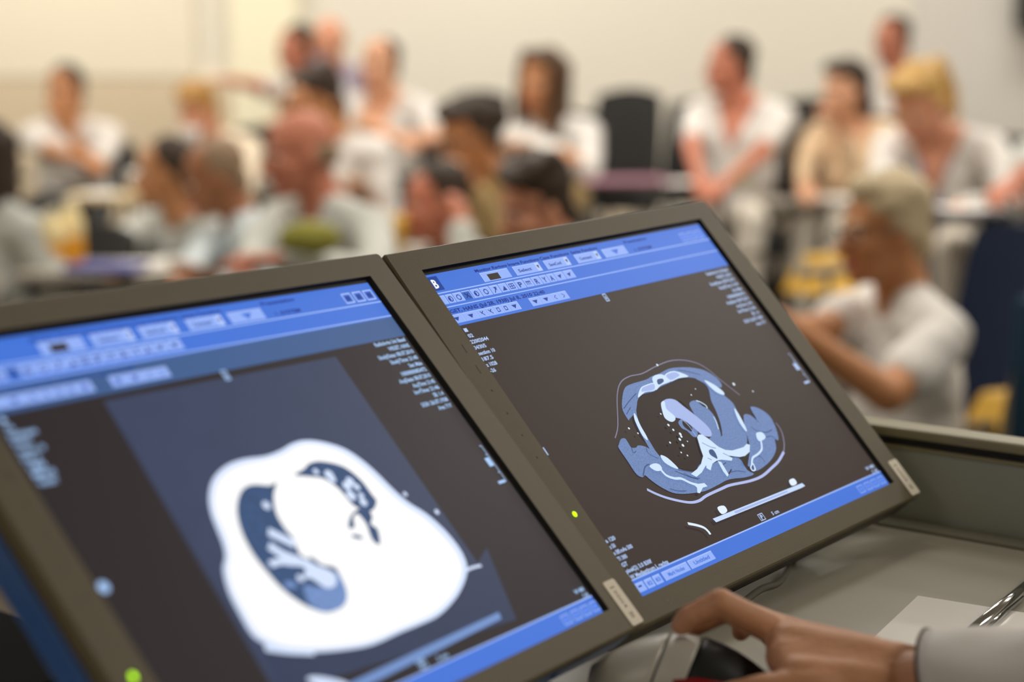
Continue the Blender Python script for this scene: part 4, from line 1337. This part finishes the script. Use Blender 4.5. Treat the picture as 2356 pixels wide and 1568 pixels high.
def make_chair(kind, base, bf, floor, label, back_h=.50, width=.45, group=None):
    """four-legged chair facing bf, its seat under `base`"""
    up_m, fr_m = CH[kind]
    yaw = math.atan2(bf.x, -bf.y)
    e = empty('chair', (base.x, base.y, floor), label, 'chair', group or kind + ' chairs of the audience')
    e.rotation_euler = (0, 0, yaw)                       # local -Y is the way the chair faces
    w = width / 2
    box('seat', (-w, -.30, .385), (w, .17, .425), up_m, e, .015)
    bm = bmesh.new()
    n, k = 6, 8
    g0 = []
    for side_ in (0, 1):
        rows = []
        for i in range(n + 1):
            t = i / n
            row = []
            for j in range(k + 1):
                u = j / k * 2 - 1
                x = u * w * (1 - .10 * t ** 3)
                y = .215 + .10 * t + .03 * (1 - u * u) - .03 + side_ * .028
                z = .52 + back_h * t - (.03 * u * u * (t > .9))
                row.append(bm.verts.new((x, y, z)))
            rows.append(row)
        g0.append(rows)
    for side_ in (0, 1):
        for i in range(n):
            for j in range(k):
                q_ = (g0[side_][i][j], g0[side_][i][j + 1], g0[side_][i + 1][j + 1], g0[side_][i + 1][j])
                bm.faces.new(q_ if side_ == 0 else q_[::-1])
    loop = [(0, j) for j in range(k)] + [(i, k) for i in range(n)] + [(n, j) for j in range(k, 0, -1)] + [(i, 0) for i in range(n, 0, -1)]
    for a, b in zip(loop, loop[1:] + loop[:1]):
        bm.faces.new((g0[0][a[0]][a[1]], g0[1][a[0]][a[1]], g0[1][b[0]][b[1]], g0[0][b[0]][b[1]]))
    bmesh.ops.recalc_face_normals(bm, faces=bm.faces[:])
    obj('backrest', bm, up_m, e)
    for sx in (-1, 1):
        bm = bmesh.new()
        tube(bm, [(sx * (w - .03), -.27, .40), (sx * (w - .015), -.29, 0)], .012, 8)
        obj('leg', bm, fr_m, e, smooth=True)
        bm = bmesh.new()
        tube(bm, [(sx * (w - .03), .245, .62), (sx * (w - .02), .20, .40), (sx * (w - .01), .26, 0)], .012, 8)
        obj('leg', bm, fr_m, e, smooth=True)
        bm = bmesh.new()
        addbox(bm, (sx * (w + .035) - .022, -.24, .635), (sx * (w + .035) + .022, .10, .66), .008)
        ar = obj('armrest', bm, fr_m, e)
        bm = bmesh.new()
        tube(bm, [(sx * (w + .03), -.12, .64), (sx * (w + .02), -.10, .40), (sx * (w - .02), -.10, .395)], .010, 8)
        obj('armrest_post', bm, fr_m, ar, smooth=True)
    return e


def child(P_, name, bm, m, smooth=True):
    return obj(name, bm, m, P_['root'], smooth=smooth)


F1, F2 = Z1, Z2
# ---- front rows, on the flat floor
V = person('man with short grey hair and glasses in a white t-shirt, nearest of the audience', (2034, 528, 4.3), yaw=72, pitch=4, byaw=78, skin='tan', hair=('crop', 'grey'), top=('short', 'white'), bottom='dark',
           arms=(((1700, 760, 4.05), (1840, 940, 4.1), .4), ((1800, 740, 3.95), (2010, 880, 3.95), .4)), glasses=True, vox=.008, sc=1.02, lean=.03, back_h=.23, chair='yellow', chair_label='yellow shell chair under the grey-haired man in glasses')
F = person('big bald pink-faced man in a grey white coat, seen in profile', (690, 352, 5.35), yaw=62, pitch=8, byaw=42, skin='red', hair=('fringe', 'greyb'), top=('long', 'greywhite'), bottom='dark',
           arms=(((560, 640, 5.0), (590, 560, 5.2), .4), ((650, 602, 4.95), (850, 600, 5.1), .4)), vox=.008, sc=1.0, lean=.06, chair='yellow', chair_label='yellow shell chair under the big bald man')
E_ = person('balding man with cropped grey hair in a pale blue grey coat, bending his head', (492, 408, 6.0), yaw=74, pitch=18, byaw=74, skin='brown', hair=('thin', 'greyb'), top=('long', 'bluegrey'), bottom='dark',
            arms=(((420, 640, 5.7), (380, 560, 5.9), .4), ((500, 650, 5.6), (640, 620, 5.9), .4)), vox=.009, lean=.06, chair='yellow', chair_label='yellow shell chair under the man in the pale blue grey coat')
D = person('dark-haired person in a grey white coat leaning over a blue notebook', (378, 398, 6.4), zs=1.05, yaw=72, pitch=4, byaw=30, skin='tan', hair=('short', 'dark'), top=('long', 'greywhite'), bottom='dark',
           arms=(((270, 610, 5.95), (210, 560, 6.1), .4), ((345, 622, 5.95), (440, 600, 6.1), .4)), sc=0.98, lean=.12, chair='yellow', chair_label='yellow shell chair under the person with the blue notebook')
A_ = person('person with brown bobbed hair in a light grey coat, cut by the left edge', (-58, 368, 5.9), yaw=65, pitch=0, byaw=40, skin='tan', hair=('bob', 'dark'), top=('long', 'greywhite'), bottom='dark', female=True, chair='black', chair_label='black chair under the bobbed-haired person at the left edge', lap=.2)
O = person('man with short dark hair just above the left end of the right monitor', (1002, 468, 5.75), yaw=68, pitch=6, byaw=38, skin='red', hair=('short', 'dark'), top=('long', 'greywhite'), bottom='dark',
           arms=(((930, 640, 5.5), (900, 720, 5.6), .4), ((1060, 520, 5.55), (1130, 650, 5.6), .9)), vox=.008, sc=0.97, lean=.06, chair='black', chair_label='black chair under the man holding his hand near his chin')
P_ = person('man with thick dark brown hair looking down behind the right monitor', (1232, 474, 4.95), yaw=62, pitch=18, byaw=35, skin='pink', hair=('full', 'dark'), top=('long', 'white'), bottom='dark',
            vox=.008, sc=0.98, lean=.08, chair='black', chair_label='black chair under the man looking down behind the right monitor')
L_p = person('woman with dark hair in a bun, glasses and an olive tan coat', (1075, 312, 6.4), yaw=58, pitch=22, byaw=35, skin='tan', hair=('bun', 'dark'), top=('long', 'olive'), bottom='dark', female=True, glasses=True,
             arms=(((1035, 440, 6.15), (1010, 470, 6.3), .5), ((1090, 430, 6.1), (1200, 500, 6.3), .5)), lean=.06, chair='black', chair_label='black chair under the woman in the olive tan coat')
U = person('blonde woman with a ponytail and blue lanyard bending over papers', (2112, 238, 6.5), yaw=48, pitch=34, byaw=25, skin='pink', hair=('pony', 'blond'), top=('long', 'white'), bottom='trwhite', female=True, vneck=True,
           arms=(((2060, 470, 6.15), (2030, 420, 6.4), .5), ((2215, 480, 6.15), (2300, 420, 6.4), .5)), floor=F1, lean=.14, sc=1.03, chair='black', chair_label='black chair under the blonde woman', back_h=0.34, legs=((2050, 560, 6.1), (2170, 545, 6.05)))
G = person('man with thick dark hair in a white coat behind the big bald man', (732, 238, 7.35), zs=1.05, yaw=48, pitch=20, byaw=40, skin='tan', hair=('full', 'dark'), top=('short', 'white'), bottom='trwhite', floor=F1,
           arms=(((668, 285, 7.12), (560, 430, 6.9), .7), ((838, 450, 7.1), (880, 400, 7.35), .4)), lean=.02, sc=1.1, sleeve=.97, chair='black', chair_label='black chair under the thick-haired man behind the bald man', back_h=0.2)
# ---- first step
R = person('dark-haired man in white V-neck scrubs with a pale green badge', (1678, 152, 7.3), zs=1.09, yaw=72, pitch=2, byaw=25, skin='red', hair=('short', 'dark'), top=('short', 'white'), bottom='trwhite', floor=F1, vneck=True,
           arms=(((1610, 428, 6.95), (1500, 380, 7.1), .4), ((1660, 432, 6.9), (1800, 400, 7.1), .4)), lean=.0, sc=0.97, chair='black', chair_label='black chair under the man in V-neck scrubs with a green badge', legs=((1600, 500, 6.9), (1720, 500, 6.85)))
S_w = person('woman with a dark ponytail and tan cardigan, hand before her mouth', (1942, 206, 7.45), zs=1.07, yaw=58, pitch=8, byaw=30, skin='pale', hair=('back', 'dark'), top=('long', 'tan'), bottom='trwhite', floor=F1, female=True, vneck=True,
             arms=(((1850, 440, 7.1), (1810, 380, 7.35), .4), ((1928, 292, 7.22), (1890, 470, 7.15), .9)), lean=.02, sc=0.97, chair='black', chair_label='black chair under the woman in the tan cardigan', legs=((1800, 500, 7.0), (1880, 520, 6.95)))
M_w = person('woman with long dark brown hair in a white top, arms crossed', (1245, 186, 7.8), zs=1.07, yaw=35, pitch=4, byaw=25, roll=4, skin='tan', hair=('long', 'brown'), top=('long', 'white'), bottom='olive', floor=F1, female=True,
             arms=(((1290, 350, 7.45), (1185, 370, 7.7), .4), ((1230, 345, 7.45), (1375, 370, 7.7), .4)), lean=.02, sc=1.1, chair='black', chair_label='black chair under the long-haired woman in white', legs=((1260, 440, 7.3), (1340, 440, 7.3)))
J = person('man with receding dark hair in white V-neck scrubs, forearms crossed', (872, 148, 7.95), zs=1.09, yaw=32, pitch=2, byaw=20, skin='pale', hair=('receding', 'dark'), top=('short', 'white'), bottom='trwhite', floor=F1, vneck=True,
           arms=(((930, 325, 7.6), (800, 300, 7.75), .4), ((885, 318, 7.6), (1010, 330, 7.75), .4)), lean=.0, sc=0.98, chair='black', chair_label='black chair under the man with crossed forearms', back_h=0.34)
B = person('black-haired man in a white shirt, one hand at his chin', (148, 212, 7.95), zs=1.09, yaw=14, pitch=2, byaw=5, skin='tan', hair=('short', 'black'), top=('short', 'white'), bottom='dark', floor=F1,
           arms=(((200, 372, 7.65), (50, 390, 7.8), .4), ((148, 282, 7.73), (165, 400, 7.65), .9)), lean=.03, sc=0.97, chair='black', chair_label='black chair under the black-haired man at the left', back_h=0.3)
C_ = person('person with ginger blond hair looking down over a white cup', (455, 258, 7.9), zs=1.08, yaw=28, pitch=24, byaw=20, skin='pink', hair=('full', 'ginger'), top=('long', 'cream'), bottom='dark', floor=F1,
            arms=(((425, 335, 7.62), (390, 420, 7.7), .8), ((470, 400, 7.6), (560, 420, 7.8), .4)), lean=.12, sc=0.95, chair='black', chair_label='black chair under the ginger blond person', back_h=0.34)
# ---- second step
H = person('dark-haired man in white stretching one arm along the back wall', (680, 114, 9.1), zs=1.06, yaw=48, pitch=6, byaw=25, skin='red', hair=('short', 'dark'), top=('short', 'white'), bottom='trwhite', floor=F2,
           arms=(((512, 182, 8.68), (580, 195, 8.9), .2), None), sc=0.96, lean=.02, chair='black', chair_label='black chair under the man stretching out his arm', back_h=0.3)
I_ = person('ginger bald man in a lavender shirt leaning his head on a hand', (757, 92, 9.35), zs=1.06, yaw=20, pitch=4, byaw=-5, skin='pink', hair=('fringe', 'ginger'), top=('long', 'lavender'), bottom='dark', floor=F2,
            arms=(((735, 130, 9.1), (690, 270, 9.1), .9), None), sc=0.96, lean=.02, chair='black', chair_label='black chair under the man in the lavender shirt', back_h=0.3)
T = person('man with short dark hair in white sitting highest at the right', (2050, 92, 8.95), zs=1.075, yaw=50, pitch=2, byaw=30, skin='red', hair=('short', 'dark'), top=('short', 'white'), bottom='trwhite', floor=F2, sc=0.98,
           lean=.0, chair='black', chair_label='black chair under the man sitting highest at the right', back_h=0.3)
W_ = person('person in navy trousers at the right edge, only a bare forearm and knees showing', (2470, 215, 5.9), yaw=60, byaw=50, skin='red', hair=('short', 'dark'), top=('short', 'greywhite'), bottom='navy', floor=F1,
            arms=(((2300, 452, 5.5), (2420, 470, 5.6), .4), None), lean=.1, chair='black', chair_label='black chair under the person in navy trousers', legs=((2205, 590, 5.5), (2310, 610, 5.35)))


# ---- marks and things they wear
def disc_on(P, name, x, y, z, rx, rz, m, th=.008):
    """small flat piece on the chest: right, forward, down from the neck"""
    bm = bmesh.new()
    ell(bm, P['Lc'](P['t'](x, y, z)), (rx, th, rz), (P['brt'], P['tf'], P['tu']), 14, 8)
    return obj(name, bm, m, P['root'], smooth=True)


disc_on(R, 'badge', -.055, .130, .27, .030, .055, mat('pale_green_badge', (196, 208, 140), .6), .010)
bm = bmesh.new()
for s in (-1, 1):
    tube(bm, [U['Lc'](U['t'](s * .07, -.02, .01)), U['Lc'](U['t'](s * .05, .09, .08)), U['Lc'](U['t'](s * .012, .138, .22)), U['Lc'](U['t'](0, .142, .29))], .008, 8)
addbox(bm, (-.03, -.005, -.06), (.03, .005, .03), .004, 1, Matrix.Translation(U['Lc'](U['t'](0, .150, .33))))
obj('lanyard', bm, mat('blue_lanyard', (70, 86, 150), .7), U['root'])
disc_on(S_w, 'cardigan_flower', -.145, .075, .20, .042, .042, mat('maroon_flower', (140, 44, 62), .8), .03)


# ---------------------------------------------------------------- chairs nobody sits on, tables, small things
def free_chair(kind, px, z, floor, yaw, label, back_h, width=.45):
    p = at(px, 400, z)
    y = math.radians(yaw)
    return make_chair(kind, V3((p.x, p.y, floor)), V3((-math.sin(y), -math.cos(y), 0)), floor, label, back_h, width)


free_chair('black', 1080, 8.7, Z1, 8, 'empty black chair between the man in scrubs and the long-haired woman', .53, .30)
free_chair('black', 1408, 8.3, Z1, 18, 'empty tall black chair beside the long-haired woman', .55, .32)
free_chair('black', 1600, 8.6, Z1, 20, 'empty black chair half hidden behind the man in V-neck scrubs', .50, .44)
free_chair('black', 1840, 8.6, Z1, 20, 'empty black chair between the man in V-neck scrubs and the ponytailed woman', .50, .40)
free_chair('black', 2318, 7.2, Z1, 15, 'empty black chair against the wall at the far right', .40, .44)
free_chair('yellow', 1832, 5.65, Z1, 45, 'empty yellow shell chair in the gap left of the grey-haired man', .13, .36)
free_chair('black', 85, 7.5, Z1, 20, 'empty black chair in front of the black-haired man', .16, .36)
free_chair('navy', 2135, 4.72, 0, 70, 'tall navy chair behind the grey-haired man', .58, .46)
gch = free_chair('grey', 2300, 3.75, 0, 68, 'grey framed chair with teal upholstery at the right edge', .60, .52)
box('back_pad', (-.16, .165, .56), (.16, .20, 1.04), CH['grey'][0], gch, .012)
for c_ in gch.children:
    if c_.name.startswith('backrest'):
        c_.data.materials.clear()
        c_.data.materials.append(CH['grey'][1])

tab_m = mat('dark_table_board', (66, 60, 56), 0.5)
tabl_m = mat('grey_table_board', (176, 168, 156), 0.5)
leg_m = mat('table_steel', (70, 70, 70), 0.4, metal=.6)
paper_m = mat('matt_white_paper', (238, 234, 228), 0.8, 0.2)


def table(px0, px1, py, z, depth, floor, m, label):
    """small writing table: its front edge seen from px0 to px1"""
    a, b = at(px0, py, z), at(px1, py, z)
    h_ = (a.z + b.z) / 2
    c = (a + b) / 2
    w = (b - a).length / 2
    e = empty('writing_table', (c.x, c.y, floor), label, 'table', 'writing tables of the audience')
    h_ -= floor
    box('table_top', (-w, 0, h_ - .022), (w, depth, h_), m, e, .004)
    for sx in (-1, 1):
        for y in (.04, depth - .04):
            bm = bmesh.new()
            tube(bm, [(sx * (w - .04), y, h_ - .022), (sx * (w - .04), y, 0)], .014, 8)
            obj('leg', bm, leg_m, e, smooth=True)
    return h_ + floor, c


def sheet(name, px, py, z, hgt, w, d, rot, m, label, cat, th=.003):
    p = at(px, py, z)
    e = box(name, (-w / 2, -d / 2, 0), (w / 2, d / 2, th), m, None, min(th * .3, .002))
    e.location = (p.x, p.y, hgt + .0005)
    e.rotation_euler = (0, 0, math.radians(rot))
    return tag(e, label, cat)


def cup(name, p, r, h_, m, label, fill=None, handle=False):
    e = empty(name, p, label, 'cup')
    bm = bmesh.new()
    n = 24
    prof = [(0, 0), (r * .72, 0), (r * .98, h_ * .9), (r, h_), (r * .93, h_), (r * .9, h_ * .85), (r * .66, .006), (0, .006)]
    rings = []
    for x, z in prof[1:-1]:
        rings.append([bm.verts.new((x * math.cos(2 * math.pi * k / n), x * math.sin(2 * math.pi * k / n), z)) for k in range(n)])
    for a, b in zip(rings, rings[1:]):
        for k in range(n):
            bm.faces.new((a[k], a[(k + 1) % n], b[(k + 1) % n], b[k]))
    bm.faces.new(rings[0][::-1])
    bm.faces.new(rings[-1])
    obj('cup_body', bm, m, e, smooth=True)
    if fill:
        bm = bmesh.new()
        bmesh.ops.create_circle(bm, cap_ends=True, segments=n, radius=r * .88, matrix=Matrix.Translation((0, 0, h_ * .82)))
        obj('drink', bm, fill, e)
    return e


hR, _ = table(1345, 1690, 424, 7.62, .24, Z1, tab_m, 'dark writing table before the man in V-neck scrubs')
sheet('folder', 1440, 410, 7.74, hR, .34, .24, 8, mat('mauve_folder', (150, 104, 120), .6), 'mauve folder lying on the dark table left of the scrubs', 'folder', .012)
sheet('paper_stack', 1570, 420, 7.70, hR, .20, .17, 12, paper_m, 'white papers on the dark table under the scrubs man', 'paper', .006)
hS, _ = table(1752, 1990, 462, 7.62, .22, Z1, tabl_m, 'grey writing table before the ponytailed woman')
sheet('paper_stack', 1930, 454, 7.72, hS, .24, .17, -6, paper_m, 'white papers on the grey table beside the grey-haired head', 'paper', .006)
hU, _ = table(2120, 2330, 492, 5.95, .24, Z1, mat('navy_table_board', (40, 44, 60), .5), 'dark blue writing table before the blonde woman')
sheet('paper_stack', 2235, 480, 6.08, hU, .20, .15, 10, paper_m, 'white papers on the dark blue table before the blonde woman', 'paper', .008)
hD, _ = table(30, 400, 628, 5.72, .34, 0.0, tabl_m, 'pale writing table at the left behind the left monitor')
sheet('notebook', 245, 622, 5.8, hD, .22, .16, -10, mat('blue_notebook', (60, 66, 140), .6), 'blue notebook on the pale table before the dark-haired person', 'notebook', .016)
sheet('paper_stack', 330, 596, 5.93, hD, .15, .16, 14, paper_m, 'white papers beside the blue notebook', 'paper', .006)

yel_m = mat('orange_juice', (226, 158, 40), .3)
pale_m = mat('pale_yellow_plastic', (240, 218, 160), .4)
for px, z, lab, hh in ((122, 5.86, 'bottle of orange juice with a pale upper half, front one on the pale table', .18), (166, 5.98, 'smaller juice bottle standing behind the front bottle on the pale table', .20)):
    p = at(px, 600, z)
    e = empty('juice_bottle', (p.x, p.y, hD + .001), lab, 'bottle')
    for nm, prof, m in (('juice', [(.036, 0), (.040, .01), (.040, hh * .42)], yel_m), ('bottle_body', [(.040, hh * .42), (.040, hh * .66), (.022, hh * .84), (.016, hh * .9)], pale_m), ('cap', [(.019, hh * .9), (.019, hh)], mat('bottle_cap', (236, 226, 200), .4))):
        bm = bmesh.new()
        n = 18
        rg = [[bm.verts.new((r * math.cos(2 * math.pi * k / n), r * math.sin(2 * math.pi * k / n), z_)) for k in range(n)] for r, z_ in prof]
        for a, b in zip(rg, rg[1:]):
            for k in range(n):
                bm.faces.new((a[k], a[(k + 1) % n], b[(k + 1) % n], b[k]))
        bm.faces.new(rg[0][::-1])
        bm.faces.new(rg[-1])
        obj(nm, bm, m, e)
cupm = mat('white_cup', (244, 240, 236), .4)
cup('cup', at(440, 340, 8.1), .042, .085, cupm, 'white cup before the mouth of the ginger blond person', yel_m)
hB, _ = table(150, 345, 452, 7.2, .22, Z1, mat('cream_table_board', (214, 190, 146), .5), 'cream writing table before the black-haired man')
sheet('paper_stack', 232, 444, 7.3, hB, .13, .13, 5, paper_m, 'white papers on the cream table before the black-haired man', 'paper', .006)
p = at(318, 440, 7.28)
cup('cup', (p.x, p.y, hB + .001), .044, .09, cupm, 'white cup standing on the cream table left of the dark-haired person', yel_m)
hG, _ = table(800, 985, 590, 5.6, .24, 0.0, tabl_m, 'pale writing table between the bald man and the right monitor')
cup('cup', (at(905, 582, 5.68).x, at(905, 582, 5.68).y, hG + .001), .045, .11, mat('yellow_cup', (232, 184, 70), .4), 'yellow cup on the pale table left of the right monitor', yel_m)
bm = bmesh.new()
ell(bm, (0, 0, 0), (.085, .028, .045), None, 24, 14)
me = fuse(bm, .006, 2)
roughen(me, .006, 22, 3)
p = at(715, 548, 4.9)
o = tag(link('pouch', me, mat('olive_green_cloth', (150, 146, 66), .9)), 'olive green cloth pouch resting on the forearm of the bald man', 'pouch')
o.location = p
